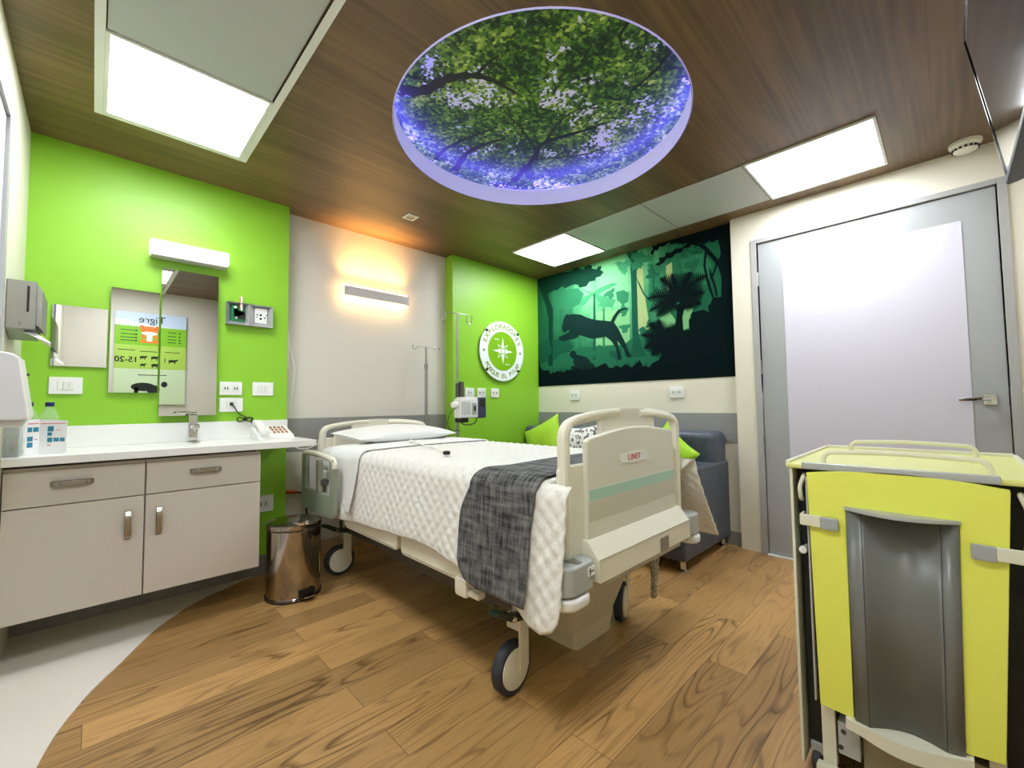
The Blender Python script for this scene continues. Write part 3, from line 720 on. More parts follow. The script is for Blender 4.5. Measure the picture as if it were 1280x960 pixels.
# folded leaflet
t = thing('leaflet', (-0.15, 2.80, 0.886), 'folded white leaflet with blue pictograms standing on the counter', 'leaflet')
A, Bp, Cp = Vector((-0.207, 2.775)), Vector((-0.168, 2.80)), Vector((-0.082, 2.755))
def leaf(a, c, ztop0, ztop1, ic, nm):
    q = MB(); d = (c-a).normalized(); n = Vector((d.y, -d.x)); n = n if n.y < 0 else -n
    def pt(u, z, o=0.0):
        p = a+(c-a)*u+n*o; return (p.x, p.y, z)
    q.raw([pt(0, 0.887), pt(1, 0.887), pt(1, ztop1), pt(0, ztop0), pt(0, 0.887, -0.0012), pt(1, 0.887, -0.0012), pt(1, ztop1, -0.0012), pt(0, ztop0, -0.0012)],
          [(0, 1, 2, 3), (7, 6, 5, 4), (0, 4, 5, 1), (1, 5, 6, 2), (2, 6, 7, 3), (3, 7, 4, 0)])
    for (u0, u1, z0, z1, m) in ic:
        q.raw([pt(u0, z0, 0.0006), pt(u1, z0, 0.0006), pt(u1, z1, 0.0006), pt(u0, z1, 0.0006)], [(0, 1, 2, 3)], m)
    q.build(nm, [W['paper'], W['teal'], W['pink']], t)
leaf(A, Bp, 1.038, 1.04, [(0.15, 0.48, 0.985, 1.005, 1), (0.55, 0.95, 0.985, 1.005, 1), (0.15, 0.55, 0.945, 0.965, 1), (0.15, 0.55, 0.918, 0.94, 1), (0.15, 0.95, 1.018, 1.024, 2), (0.62, 0.9, 0.95, 0.954, 2)], 'front_page')
leaf(Bp, Cp, 1.04, 1.032, [(0.30, 0.52, 0.985, 1.008, 1), (0.30, 0.46, 0.966, 0.981, 1), (0.30, 0.48, 0.938, 0.958, 1), (0.52, 0.72, 0.94, 0.957, 1), (0.75, 0.93, 0.94, 0.957, 1), (0.05, 0.95, 1.018, 1.022, 2), (0.58, 0.8, 0.99, 0.993, 2), (0.3, 0.42, 0.922, 0.927, 2)], 'back_page')

# ------------------------------------------------------------------ niche: warm wall lamp, cable, plug
t = thing('wall_lamp', (1.627, YB, 1.93), 'long horizontal wall lamp glowing warm above the bed head', 'wall lamp')
b = MB(); b.box(1.348, 1.906, 3.195, 3.203, 1.938, 2.012, 0.002); b.box(1.45, 1.80, 3.203, YB-0.001, 1.965, 1.985, 0.002); b.build('front_plate', W['lampbody'], t)
b = MB(); b.tube([(1.352, 3.225, 2.016), (1.902, 3.225, 2.016)], 0.011, 10); b.build('upper_tube', W['warmup'], t)
b = MB(); b.tube([(1.352, 3.225, 1.928), (1.902, 3.225, 1.928)], 0.011, 10); b.build('lower_tube', W['warm'], t)
la = bpy.data.lights.new('uplight', 'AREA'); la.shape = 'RECTANGLE'; la.size = 0.54; la.size_y = 0.03; la.energy = 2.6; la.spread = R(85); la.color = (1.0, 0.55, 0.18)
lo = bpy.data.objects.new('uplight', la); COL.objects.link(lo); lo.parent = t; lo.location = (0, 3.214-YB, 2.03-1.93); lo.rotation_euler = (PI, 0, 0)
b = MB(); b.tube(smoothpath([(0.975, 3.262, 1.60), (0.985, 3.255, 1.50), (1.015, 3.25, 1.36), (1.005, 3.25, 1.2), (0.985, 3.25, 1.06)], 6), 0.0045, 8); b.box(0.962, 0.975, 3.24, YB-0.002, 1.36, 1.62, 0.003)
tag(b.build('nurse_call_cable', W['white']), 'white cable hanging beside the green wall edge by the bed niche', 'cable')
t = thing('power_plug', (1.0, 3.2, 0.44), 'orange power plug with black cable low on the niche wall behind the bin', 'plug')
b = MB(); b.tube([(0.955, 3.235, 0.498), (1.03, 3.225, 0.487)], [0.013, 0.011], 12); b.build('plug', W['orange'], t)
b = MB(); b.tube(smoothpath([(1.03, 3.225, 0.487), (1.065, 3.215, 0.475), (1.10, 3.205, 0.44), (1.09, 3.20, 0.36), (1.11, 3.19, 0.25)], 6), 0.006, 8); b.build('cord', W['black'], t)
b = MB(); b.T = Matrix.Translation((1.115, 3.19, 0.415)) @ Matrix.Rotation(R(30), 4, 'Y'); b.box(-0.013, 0.013, -0.012, 0.012, -0.02, 0.02, 0.003); b.T = Matrix.Identity(4); b.build('connector', W['bedcream'], t)
b = MB(); b.tube(smoothpath([(0.97, 3.262, 0.86), (1.02, 3.22, 0.80), (1.08, 3.19, 0.785), (1.15, 3.16, 0.82)], 6), 0.004, 8)
tag(b.build('bed_cable', W['white']), 'thin white cable looping between the counter end and the bed head', 'cable')

# ------------------------------------------------------------------ round logo sign
lx, lz = 2.945, 1.622
t = thing('round_sign', (lx, YL, lz-0.3), 'round green and white compass sign on the green wall', 'sign')
b = MB(); b.lathe([(0.30, YL-0.028), (0.302, YL-0.026), (0.302, YL-0.02), (0.30, YL-0.018)], (lx, 0, lz), 64, axis='y'); discm = b
b = MB(); b.lathe([(0.198, YL-0.0295), (0.198, YL-0.0285)], (lx, 0, lz), 48, axis='y'); b.build('green_centre', W['signgreen'], t)
b = MB(); yq = YL-0.0305
def star(R1, R2, n, rot, m=0, y=yq):
    vs = []
    for k in range(2*n):
        r = R1 if k % 2 == 0 else R2; a = rot+PI*k/n; vs.append((lx+r*math.sin(a), y, lz+r*math.cos(a)))
    vs.append((lx, y, lz)); c = len(vs)-1
    b.raw(vs, [(k, (k+1) % (2*n), c) for k in range(2*n)], m)
star(0.098, 0.038, 4, PI/4); star(0.082, 0.034, 4, PI/4, 1, yq-0.0006); star(0.140, 0.032, 4, 0, 0, yq-0.0012)
n = 24; vs = []; fs = []
for k in range(n):
    a = 2*PI*k/n
    for r in (0.022, 0.030): vs.append((lx+r*math.cos(a), yq-0.0016, lz+r*math.sin(a)))
for k in range(n): fs.append((2*k, 2*k+1, 2*((k+1) % n)+1, 2*((k+1) % n)))
b.raw(vs, fs, 1)
b.box(lx-0.115, lx-0.05, yq-0.0004, yq, lz+0.112, lz+0.119); b.box(lx+0.03, lx+0.10, yq-0.0004, yq, lz-0.135, lz-0.128)
b.build('compass_star', [W['logowhite'], W['signgreen']], t)
b = discm
def arctext(s, r, a0, a1, size, top):
    for i, ch in enumerate(s):
        a = a0+(a1-a0)*(i/(len(s)-1))
        if ch == ' ': continue
        rot = (PI/2-a) if top else (-PI/2-a)
        mt = Matrix.Translation((lx+r*math.cos(a), YL-0.0288, lz+r*math.sin(a))) @ Matrix.Rotation(rot, 4, 'Y') @ Matrix.Rotation(PI/2, 4, 'X')
        b.text(ch, size, mt, m=1, bold=0.0022)
arctext('EXPLORADORES', 0.248, R(158), R(22), 0.066, True)
arctext('BOSQUE EL PILAR', 0.252, R(212), R(328), 0.060, False)
for s in (-1, 1): b.lathe([(0.016, YL-0.0292), (0.016, YL-0.0286)], (lx+s*0.25, 0, lz-0.005), 6, m=1, axis='y')
b.build('disc', [W['logowhite'], W['lettergreen']], t)
for a in (42, 138, 222, 318):
    b = MB(); b.lathe([(0.014, YL-0.036), (0.014, YL-0.001)], (lx+0.288*math.cos(R(a)), 0, lz+0.288*math.sin(R(a))), 12, axis='y'); b.build('standoff', W['dark'], t)

# ------------------------------------------------------------------ mural
MP = {
'ground': [(3.271, 1.221), (3.164, 1.595), (3.131, 1.482), (3.087, 1.446), (3.015, 1.452), (2.988, 1.407), (2.89, 1.433), (2.804, 1.413), (2.783, 1.436), (2.705, 1.431), (2.628, 1.442), (2.554, 1.421), (2.41, 1.435), (2.352, 1.455), (2.295, 1.472), (2.269, 1.429), (2.218, 1.414), (2.185, 1.442), (2.132, 1.416), (2.079, 1.445), (2.018, 1.408), (1.967, 1.446), (1.936, 1.471), (1.909, 1.414), (1.841, 1.401), (1.812, 1.434), (1.755, 1.456), (1.726, 1.505), (1.753, 1.552), (1.741, 1.629), (1.649, 1.679), (1.544, 1.682), (1.477, 1.682), (1.481, 1.732), (1.483, 1.766), (1.458, 1.779), (1.468, 1.806), (1.448, 1.827), (1.407, 1.827), (1.359, 1.832), (1.32, 1.803), (1.323, 1.855), (1.302, 1.876), (1.289, 1.906), (1.262, 1.915), (1.222, 1.908), (1.214, 2.011), (1.216, 2.076), (1.239, 2.161), (1.29, 2.239), (1.343, 2.318), (1.39, 2.368), (1.365, 2.387), (1.318, 2.336), (1.281, 2.282), (1.231, 2.208), (1.213, 2.251), (1.219, 2.317), (1.232, 2.361), (1.187, 2.372), (1.142, 2.375), (1.114, 2.556), (1.05, 2.535), (1.097, 1.188)],
'canopy': [(1.114, 2.556), (1.121, 2.345), (1.187, 2.356), (1.232, 2.369), (1.279, 2.358), (1.294, 2.379), (1.333, 2.362), (1.373, 2.385), (1.398, 2.363), (1.438, 2.391), (1.464, 2.368), (1.502, 2.379), (1.524, 2.347), (1.576, 2.347), (1.612, 2.321), (1.656, 2.329), (1.684, 2.301), (1.731, 2.281), (1.768, 2.304), (1.721, 2.317), (1.729, 2.352), (1.674, 2.346), (1.664, 2.379), (1.61, 2.37), (1.583, 2.392), (1.523, 2.384), (1.471, 2.412), (1.513, 2.412), (1.555, 2.442), (1.608, 2.434), (1.634, 2.464), (1.68, 2.436), (1.717, 2.452), (1.736, 2.416), (1.764, 2.429), (1.784, 2.387), (1.808, 2.417), (1.782, 2.446), (1.791, 2.48), (1.744, 2.466), (1.752, 2.51), (1.623, 2.534), (1.483, 2.561), (1.271, 2.577)],
'palmtrunk': [(1.598, 1.903), (1.537, 1.927), (1.518, 1.864), (1.538, 1.791), (1.532, 1.659), (1.611, 1.669), (1.59, 1.774), (1.581, 1.849)],
'tiger': [(2.77, 2.013), (2.754, 2.021), (2.733, 2.009), (2.666, 2.007), (2.578, 1.985), (2.493, 1.939), (2.398, 1.904), (2.284, 1.879), (2.229, 1.865), (2.199, 1.912), (2.145, 1.963), (2.086, 1.97), (2.05, 1.969), (2.051, 1.953), (2.112, 1.95), (2.16, 1.906), (2.194, 1.85), (2.154, 1.795), (2.124, 1.734), (2.082, 1.651), (2.047, 1.563), (2.021, 1.518), (2.036, 1.501), (2.073, 1.512), (2.096, 1.587), (2.162, 1.673), (2.147, 1.592), (2.119, 1.514), (2.13, 1.485), (2.162, 1.499), (2.179, 1.605), (2.233, 1.683), (2.288, 1.728), (2.356, 1.725), (2.462, 1.73), (2.534, 1.758), (2.595, 1.782), (2.641, 1.755), (2.728, 1.753), (2.787, 1.737), (2.862, 1.756), (2.869, 1.791), (2.796, 1.808), (2.721, 1.834), (2.742, 1.851), (2.779, 1.829), (2.822, 1.851), (2.821, 1.9), (2.803, 1.961), (2.792, 1.985)],
'cub': [(2.732, 1.595), (2.711, 1.624), (2.674, 1.629), (2.647, 1.612), (2.64, 1.583), (2.575, 1.568), (2.517, 1.547), (2.484, 1.516), (2.473, 1.48), (2.419, 1.456), (2.41, 1.427), (2.47, 1.412), (2.674, 1.425), (2.704, 1.442), (2.709, 1.463), (2.663, 1.478), (2.687, 1.508), (2.676, 1.543), (2.712, 1.564)],
'tree_mid': [(1.930, 2.479), (2.045, 2.479), (2.012, 2.40), (2.005, 2.20), (2.005, 1.62), (2.04, 1.50), (1.87, 1.50), (1.92, 1.60), (1.945, 1.75), (1.948, 2.38)],
'tree_thin': [(2.42, 2.167), (2.401, 2.168), (2.403, 1.905), (2.408, 1.51), (2.446, 1.513), (2.429, 1.909)],
'tree_left': [(3.039, 2.133), (3.1, 2.3), (3.163, 2.425), (3.162, 2.482), (3.009, 2.492), (2.841, 2.486), (2.605, 2.448), (2.433, 2.428), (2.349, 2.388), (2.341, 2.346), (2.402, 2.336), (2.389, 2.297), (2.465, 2.301), (2.505, 2.261), (2.589, 2.266), (2.608, 2.307), (2.685, 2.313), (2.764, 2.298), (2.941, 2.302), (3.019, 2.284), (2.972, 2.166), (2.943, 2.106), (2.948, 1.987), (2.961, 1.491), (3.023, 1.496), (3.007, 1.996)],
'tree_thinfar': [(2.315, 2.009), (2.294, 2.006), (2.302, 1.617), (2.329, 1.62)],
'bush1': [(3.176, 1.73), (3.052, 1.783), (2.911, 1.74), (2.724, 1.734), (2.673, 1.676), (2.726, 1.62), (2.859, 1.611), (2.929, 1.553), (3.18, 1.53)],
'band': [(3.179, 1.596), (2.97, 1.611), (2.701, 1.607), (2.598, 1.658), (2.336, 1.631), (2.095, 1.624), (2.011, 1.679), (1.854, 1.642), (1.741, 1.647), (1.712, 1.365), (3.184, 1.352)],
'fol1': [(2.957, 2.25), (2.791, 2.282), (2.609, 2.266), (2.536, 2.19), (2.588, 2.097), (2.69, 2.073), (2.849, 2.09), (2.931, 2.136)],
'fol2': [(2.584, 2.261), (2.439, 2.181), (2.344, 2.212), (2.208, 2.232), (2.143, 2.209), (2.276, 2.178), (2.369, 2.147), (2.256, 2.106), (2.169, 2.061), (2.214, 1.992), (2.348, 2.054), (2.393, 2.122), (2.44, 2.151), (2.514, 2.084), (2.614, 2.06), (2.561, 2.154), (2.463, 2.176)],
'fol3': [(2.167, 2.137), (2.081, 2.139), (2.03, 2.091), (2.043, 2.019), (2.085, 2.007), (2.055, 1.927), (2.089, 1.857), (2.049, 1.777), (2.072, 1.705), (2.134, 1.732), (2.143, 1.809), (2.11, 1.861), (2.129, 1.939), (2.106, 2.011), (2.158, 2.059)],
'fol4': [(1.924, 1.906), (1.842, 2.036), (1.819, 2.176), (1.834, 2.324), (1.685, 2.27), (1.725, 2.155), (1.767, 2.022), (1.808, 1.887), (1.831, 1.747), (1.889, 1.755)],
'fol5': [(1.543, 2.287), (1.343, 2.302), (1.285, 2.172), (1.32, 2.034), (1.449, 2.044), (1.513, 2.143)],
'light1': [(1.942, 2.341), (1.883, 2.318), (1.879, 2.098), (1.831, 1.747), (1.955, 1.654), (1.953, 2.021)],
'light2': [(1.667, 2.265), (1.613, 2.287), (1.609, 2.061), (1.665, 2.055)],
'light3': [(2.396, 1.983), (2.024, 1.959), (2.033, 1.626), (2.405, 1.648)],
'light4': [(1.735, 1.822), (1.644, 1.859), (1.597, 1.783), (1.61, 1.691), (1.702, 1.712)],
'light5': [(1.539, 1.842), (1.487, 1.884), (1.447, 1.852), (1.483, 1.766), (1.485, 1.699), (1.531, 1.689)],
'vine1': [(1.335, 2.3), (1.32, 2.287), (1.334, 2.184), (1.312, 2.065), (1.291, 1.979), (1.271, 1.902), (1.284, 1.902), (1.31, 1.983), (1.332, 2.069), (1.35, 2.188)],
'vine2': [(1.308, 2.178), (1.287, 2.108), (1.262, 2.021), (1.247, 1.922), (1.259, 1.918), (1.278, 2.017), (1.303, 2.103)],
'vine3': [(1.489, 2.375), (1.44, 2.328), (1.359, 2.303), (1.36, 2.293), (1.44, 2.314), (1.498, 2.367)],
'vine4': [(1.23, 2.207), (1.255, 2.133), (1.288, 2.059), (1.297, 2.07), (1.267, 2.144), (1.243, 2.219)],
'vine5': [(1.955, 2.243), (1.917, 2.161), (1.871, 2.06), (1.824, 1.997), (1.832, 1.987), (1.884, 2.055), (1.929, 2.156)],
'vine6': [(1.796, 2.315), (1.769, 2.201), (1.787, 2.097), (1.763, 2.021), (1.774, 2.02), (1.798, 2.099), (1.784, 2.204), (1.807, 2.314)],
}
FR = [[(1.562, 1.94), (1.716, 2.167)], [(1.562, 1.94), (1.616, 2.183)], [(1.562, 1.94), (1.457, 2.16)], [(1.562, 1.94), (1.337, 2.106)], [(1.562, 1.94), (1.351, 1.971)], [(1.562, 1.94), (1.381, 1.882)], [(1.562, 1.94), (1.843, 2.015)], [(1.562, 1.94), (1.827, 1.899)], [(1.562, 1.94), (1.763, 1.844)], [(1.562, 1.94), (1.446, 1.893)], [(1.697, 1.589), (1.91, 1.694)], [(1.697, 1.589), (1.89, 1.575)], [(1.697, 1.589), (1.83, 1.786)], [(1.697, 1.589), (1.754, 1.807)], [(1.697, 1.589), (1.648, 1.722)], [(1.697, 1.589), (1.819, 1.505)], [(1.697, 1.589), (1.577, 1.729)]]
W['mur'] = {k: M('mural_ink_'+k, c, 0.85, spec=0.06) for k, c in dict(black=(6, 22, 24), tiger=(16, 42, 40), teal=(24, 82, 62), midteal=(34, 100, 72), deep=(16, 58, 44), mid=(46, 120, 82), soft=(66, 146, 100), light=(118, 180, 122), pale=(160, 182, 122)).items()}
MK = list(W['mur'].keys()); MI = {k: i+1 for i, k in enumerate(MK)}
b = MB(); XW = XM-0.001
y0, y1, z0, z1 = 1.123, 3.166, 1.279, H-0.001
b.raw([(XW, y1, z0), (XW, y0, z0), (XW, y0, z1), (XW, y1, z1)], [(0, 1, 2, 3)], 0)
lay = [0]
def mpoly(pts, col):
    lay[0] += 1; x = XW-0.00006*lay[0]
    P = [(x, min(max(p[0], y0), y1), min(max(p[1], z0), z1)) for p in pts]
    b.raw(P, [tuple(range(len(P)))], MI[col])
for k, c in (('fol5', 'mid'), ('fol1', 'mid'), ('fol2', 'soft'), ('fol3', 'mid'), ('fol4', 'mid'), ('light3', 'light'), ('light1', 'pale'), ('light2', 'pale'), ('light4', 'light'), ('light5', 'light'),
             ('tree_thinfar', 'mid'), ('band', 'midteal'), ('tree_mid', 'teal'), ('tree_thin', 'teal'), ('bush1', 'teal'), ('tree_left', 'deep'), ('vine5', 'teal'), ('vine6', 'teal'), ('vine3', 'teal')):
    mpoly(MP[k], c)
def frond(b, a, t, w, col, nl=12):
    a = Vector(a); t = Vector(t); d = t-a; L = d.length; d.normalize(); q = Vector((-d.y, d.x))
    sag = -0.16*L if abs(d.x) > 0.4 else -0.05*L
    def pt(u): return a+d*L*u+Vector((0, 1))*(-sag*4*u*(1-u)*0.7)
    lay[0] += 1; x = XW-0.00006*lay[0]
    vs = []; fs = []
    n = 12
    for i in range(n+1):
        u = i/n; p = pt(u); ww = 0.008*(1-u)+0.002; vs += [(x, p.x+q.x*ww, p.y+q.y*ww), (x, p.x-q.x*ww, p.y-q.y*ww)]
    for i in range(n): fs.append((2*i, 2*i+1, 2*i+3, 2*i+2))
    for i in range(nl):
        u = 0.12+0.86*i/(nl-1); p = pt(u); l = w*math.sin(PI*(0.22+0.76*u))*1.25
        for s in (-1, 1):
            tip = p+q*s*l+d*l*0.75; k = len(vs)
            e = d*0.0105
            xx = x-0.000004*(1+i*2+(s > 0)); vs += [(xx, p.x-e.x, p.y-e.y), (xx, p.x+e.x, p.y+e.y), (xx, tip.x, tip.y)]; fs.append((k, k+1, k+2))
    b.raw(vs, fs, MI[col])
JB = [(2.482, 2.372, 0.146, 'deep'), (2.605, 2.421, 0.099, 'deep'), (2.363, 2.375, 0.078, 'deep'), (2.873, 2.256, 0.108, 'mid'), (2.688, 2.157, 0.114, 'mid'), (2.233, 2.131, 0.074, 'mid'), (2.093, 2.075, 0.074, 'mid'), (2.087, 1.932, 0.062, 'mid'), (2.08, 1.781, 0.07, 'mid'), (2.302, 2.046, 0.067, 'soft'), (1.798, 2.225, 0.074, 'midteal'), (1.766, 2.057, 0.067, 'midteal'), (1.444, 2.211, 0.081, 'midteal'), (1.89, 1.719, 0.077, 'midteal'), (1.83, 1.783, 0.056, 'midteal'), (1.911, 2.38, 0.135, 'mid'), (2.075, 2.365, 0.103, 'soft'), (2.83, 1.714, 0.132, 'teal'), (3.053, 1.695, 0.127, 'teal'), (2.383, 1.586, 0.091, 'midteal'), (2.182, 1.548, 0.085, 'teal'), (2.528, 1.48, 0.086, 'deep'), (1.572, 2.467, 0.068, 'deep')]
rj = random.Random(5)
def jag(cy, cz, r, col):
    lay[0] += 1; x = XW-0.00006*lay[0]; P = []; n = 34
    for k in range(n):
        a = 2*PI*k/n; rr = r*(0.72+0.22*math.sin(3*a+cy*9)+0.10*math.sin(5*a+cz*7))*(1.12 if k % 2 else 0.86)*(0.92+0.16*rj.random())
        P.append((x, min(max(cy+rr*math.cos(a), y0), y1), min(max(cz+rr*0.78*math.sin(a), z0), z1)))
    b.raw(P, [tuple(range(n))], MI[col])
for q_ in JB: jag(*q_)
for a, t in FR[:10]: frond(b, a, t, 0.07, 'black')
for a, t in FR[10:]: frond(b, a, t, 0.06, 'black')
for k, c in (('palmtrunk', 'black'), ('vine1', 'black'), ('vine2', 'black'), ('vine4', 'black'), ('cub', 'tiger'), ('tiger', 'tiger'), ('canopy', 'black'), ('ground', 'black')):
    mpoly(MP[k], c)
# grass blades along the bottom
lay[0] += 1
vs = []; fs = []
for i in range(90):
    y = 1.75+1.4*random.random(); hgt = 0.05+0.07*random.random(); lean = random.uniform(-0.03, 0.03); zb = 1.33
    k = len(vs); x = XW-0.00006*lay[0]-0.000005*i; vs += [(x, y-0.008, zb), (x, y+0.008, zb), (x, y+lean, zb+0.05+hgt)]; fs.append((k, k+1, k+2))
b.raw(vs, fs, MI['black'])
o = b.build('wall_mural', [W['jungle']]+[W['mur'][k] for k in MK], origin=(XM, 2.25, 1.72))
tag(o, 'green jungle mural with leaping big cat, cub and dark palm above the sofa', 'mural')

# ------------------------------------------------------------------ BED
BX = 1.575
bed = thing('hospital_bed', (BX, 2.0, 0.0), 'cream electric hospital bed on castors, its footboard facing the room', 'hospital bed')
def board(y, x0, x1, zt, zl, front, name):
    """end board: two loops, crest and slab; front = -1 when the panel faces -Y"""
    cx = (x0+x1)/2; th = 0.026
    # slab with uprights
    q = MB()
    q.prism(rrect(x0, x1, zl, 0.868 if front < 0 else 0.86, 0.02), 'y', y-th/2, y+th/2, 0.008, seg=3)
    o = q.build(name, W['bedcream'], bed)
    for s in (-1, 1):
        xe = x0 if s < 0 else x1
        q = MB(); P = [(xe-s*0.030, y, zl+0.02), (xe-s*0.030, y, 0.70), (xe-s*0.030, y, zt-0.15), (xe-s*0.032, y, zt-0.098), (xe-s*0.048, y, zt-0.070), (xe-s*0.078, y, zt-0.056), (xe-s*0.125, y, zt-0.047), (xe-s*0.22, y, zt-0.036), (xe-s*0.33, y, zt-0.030), (xe-s*0.37, y, zt-0.031)]
        rr = smoothpath(P, 6); n = len(rr)
        q.tube(rr, [0.030 if i < n*0.35 else 0.030-0.008*min(1, (i-n*0.35)/(n*0.2)) for i in range(n)], 14, sx=0.72)
        q.build('push_handle', W['bedcream'], o)
    q = MB(); w = 0.205
    q.prism([(cx-w-0.01, 0.84), (cx-w, zt-0.03), (cx-w*0.5, zt-0.012), (cx, zt-0.008), (cx+w*0.5, zt-0.012), (cx+w, zt-0.03), (cx+w+0.01, 0.84)], 'y', y-0.011, y+0.011, 0.005); q.build('crest', W['bedpanel'], o)
    return o
fb = board(0.93, 1.122, 2.022, 1.072, 0.50, -1, 'footboard')
# front slab of the footboard
yf = 0.898
pz = [(1.245, 0.50), (1.236, 0.938), (1.246, 0.955)]+[(1.25+0.66*u, 0.957+0.036*math.sin(PI*(0.05+0.72*u))) for u in [k/14 for k in range(15)]]
top = [(1.243, 0.945)]+[(1.262+0.63*k/14, 0.958+0.03*math.sin(PI*k/14)) for k in range(15)]+[(1.905, 0.945)]
b = MB(); b.prism([(1.245, 0.56)]+top+[(1.915, 0.56)], 'y', yf, yf+0.024, 0.009, seg=3); pn = b.build('front_panel', W['bedpanel'], fb)
b = MB(); b.box(1.252, 1.908, yf-0.0012, yf+0.001, 0.737, 0.777); b.build('aqua_stripe', W['aqua'], fb)
b = MB(); b.box(1.251, 1.909, yf-0.0012, yf+0.001, 0.668, 0.733); b.build('taupe_stripe', W['bedtaupe'], fb)
b = MB(); b.prism([(1.455, 0.867), (1.468, 0.884), (1.565, 0.890), (1.662, 0.884), (1.675, 0.867), (1.662, 0.850), (1.565, 0.844), (1.468, 0.850)], 'y', yf-0.002, yf+0.001)
b.text('LINET', 0.032, Matrix.Translation((1.56, yf-0.0026, 0.867)) @ Matrix.Rotation(PI/2, 4, 'X'), m=1, space=1.22, bold=0.0005); b.build('badge', [W['whitegloss'], W['red']], fb)
# bumper beam at the foot
yb = 0.848
b = MB(); b.prism([(yb, 0.474), (yb, 0.545), (yb+0.006, 0.553), (0.895, 0.606), (0.93, 0.606), (0.93, 0.474)], 'x', 1.232, 1.955, 0.006); bb = b.build('bumper_beam', W['bedcream'], bed)
b = MB(); b.box(1.236, 1.951, yb-0.0015, yb+0.002, 0.548, 0.552); b.build('seam', W['bedtaupe'], bb)
b = MB(); b.box(1.665, 1.735, yb-0.003, yb+0.001, 0.475, 0.53, 0.002); b.build('connector_flap', W['steel'], bb)
def corner(s, xs0, xs1):
    q = MB(); pts = rrect(min(xs0, xs1), max(xs0, xs1), yb+0.002, 0.97, 0.045, 6)
    q.prism(pts, 'z', 0.468, 0.562, 0.01, seg=3); q.build('corner_bumper', W['silver'], bb)
    q = MB(); xa, xb_ = (xs0, xs1-0.03) if s < 0 else (xs0+0.03, xs1)
    q.prism(rrect(min(xa, xb_)-0.004, max(xa, xb_)+0.004, yb-0.004, 0.97, 0.05, 6), 'z', 0.425, 0.463, 0.012, seg=3); q.build('roller_bumper', W['white'], bb)
corner(-1, 1.062, 1.228); corner(1, 1.96, 2.085)
b = MB(); b.lathe([(0.022, 0.561), (0.022, 0.565)], (1.14, 0.90, 0), 16); b.box(1.128, 1.152, 0.86, 0.90, 0.561, 0.566, 0.002); b.build('mast_socket_cover', W['steel'], bb)
b = MB(); b.box(1.168, 1.205, yb-0.001, yb+0.004, 0.515, 0.545, 0.001); b.box(1.178, 1.20, yb-0.0016, yb, 0.528, 0.532, m=1); b.box(1.175, 1.18, yb-0.0016, yb, 0.52, 0.54, m=1); b.build('rating_label', [W['white'], W['ink']], bb)
b = MB(); b.box(1.30, 1.90, 0.87, 0.91, 0.44, 0.474, 0.006); b.build('lower_bar', W['bedgrey'], bb)
hb = board(3.125, 1.138, 2.040, 0.990, 0.48, 1, 'headboard')
b = MB(); b.prism([(1.25, 0.52)]+[(x, z-0.068) for x, z in top]+[(1.93, 0.52)], 'y', 3.096, 3.118, 0.008); b.build('front_panel', W['bedcream'], hb)
# column covers
def loft(q, secs, m=0, r=0.05):
    P = []
    for (x0, x1, ya, yb_, z) in secs: P.append([(p[0], p[1], z) for p in rrect(x0, x1, ya, yb_, r, 4)])
    n = len(P[0]); vs = [p for s in P for p in s]; fs = []
    for i in range(len(P)-1):
        for k in range(n): fs.append((i*n+k, i*n+(k+1) % n, (i+1)*n+(k+1) % n, (i+1)*n+k))
    fs.append(tuple(range(n))[::-1]); fs.append(tuple((len(P)-1)*n+k for k in range(n)))
    q.raw(vs, fs, m)
b = MB(); loft(b, [(1.312, 1.60, 1.035, 1.34, 0.205), (1.262, 1.628, 0.985, 1.36, 0.345), (1.235, 1.65, 0.955, 1.38, 0.45)], r=0.03); cc = b.build('lift_column_cover', W['bedgrey'], bed)
b = MB(); loft(b, [(1.353, 1.60, 1.045, 1.30, 0.128), (1.345, 1.61, 1.035, 1.31, 0.21)], r=0.025); b.build('lower_sleeve', W['bedgrey'], cc)
b = MB(); loft(b, [(1.40, 1.74, 2.40, 2.72, 0.17), (1.38, 1.76, 2.38, 2.74, 0.55)], r=0.03); b.build('lift_column_cover', W['bedgrey'], bed)
# chassis and platform
b = MB(); b.box(1.19, 1.25, 1.12, 2.88, 0.265, 0.325, 0.008); b.box(1.87, 1.93, 1.12, 2.88, 0.265, 0.325, 0.008); b.box(1.19, 1.93, 1.16, 1.24, 0.27, 0.33, 0.008); b.box(1.19, 1.93, 2.76, 2.84, 0.27, 0.33, 0.008)
b.build('chassis', W['beddark'], bed)
b = MB(); b.box(1.25, 1.87, 1.40, 2.36, 0.20, 0.27, 0.02); b.build('added_shade_panel', W['beddark'], bed)  # added dark panel, blocks light to darken the floor under the bed
b = MB(); b.box(1.13, 2.02, 0.985, 3.08, 0.585, 0.645, 0.01); b.box(1.30, 1.36, 1.0, 3.0, 0.53, 0.59); b.box(1.78, 1.84, 1.0, 3.0, 0.53, 0.59); b.build('mattress_platform', W['bedcream'], bed)
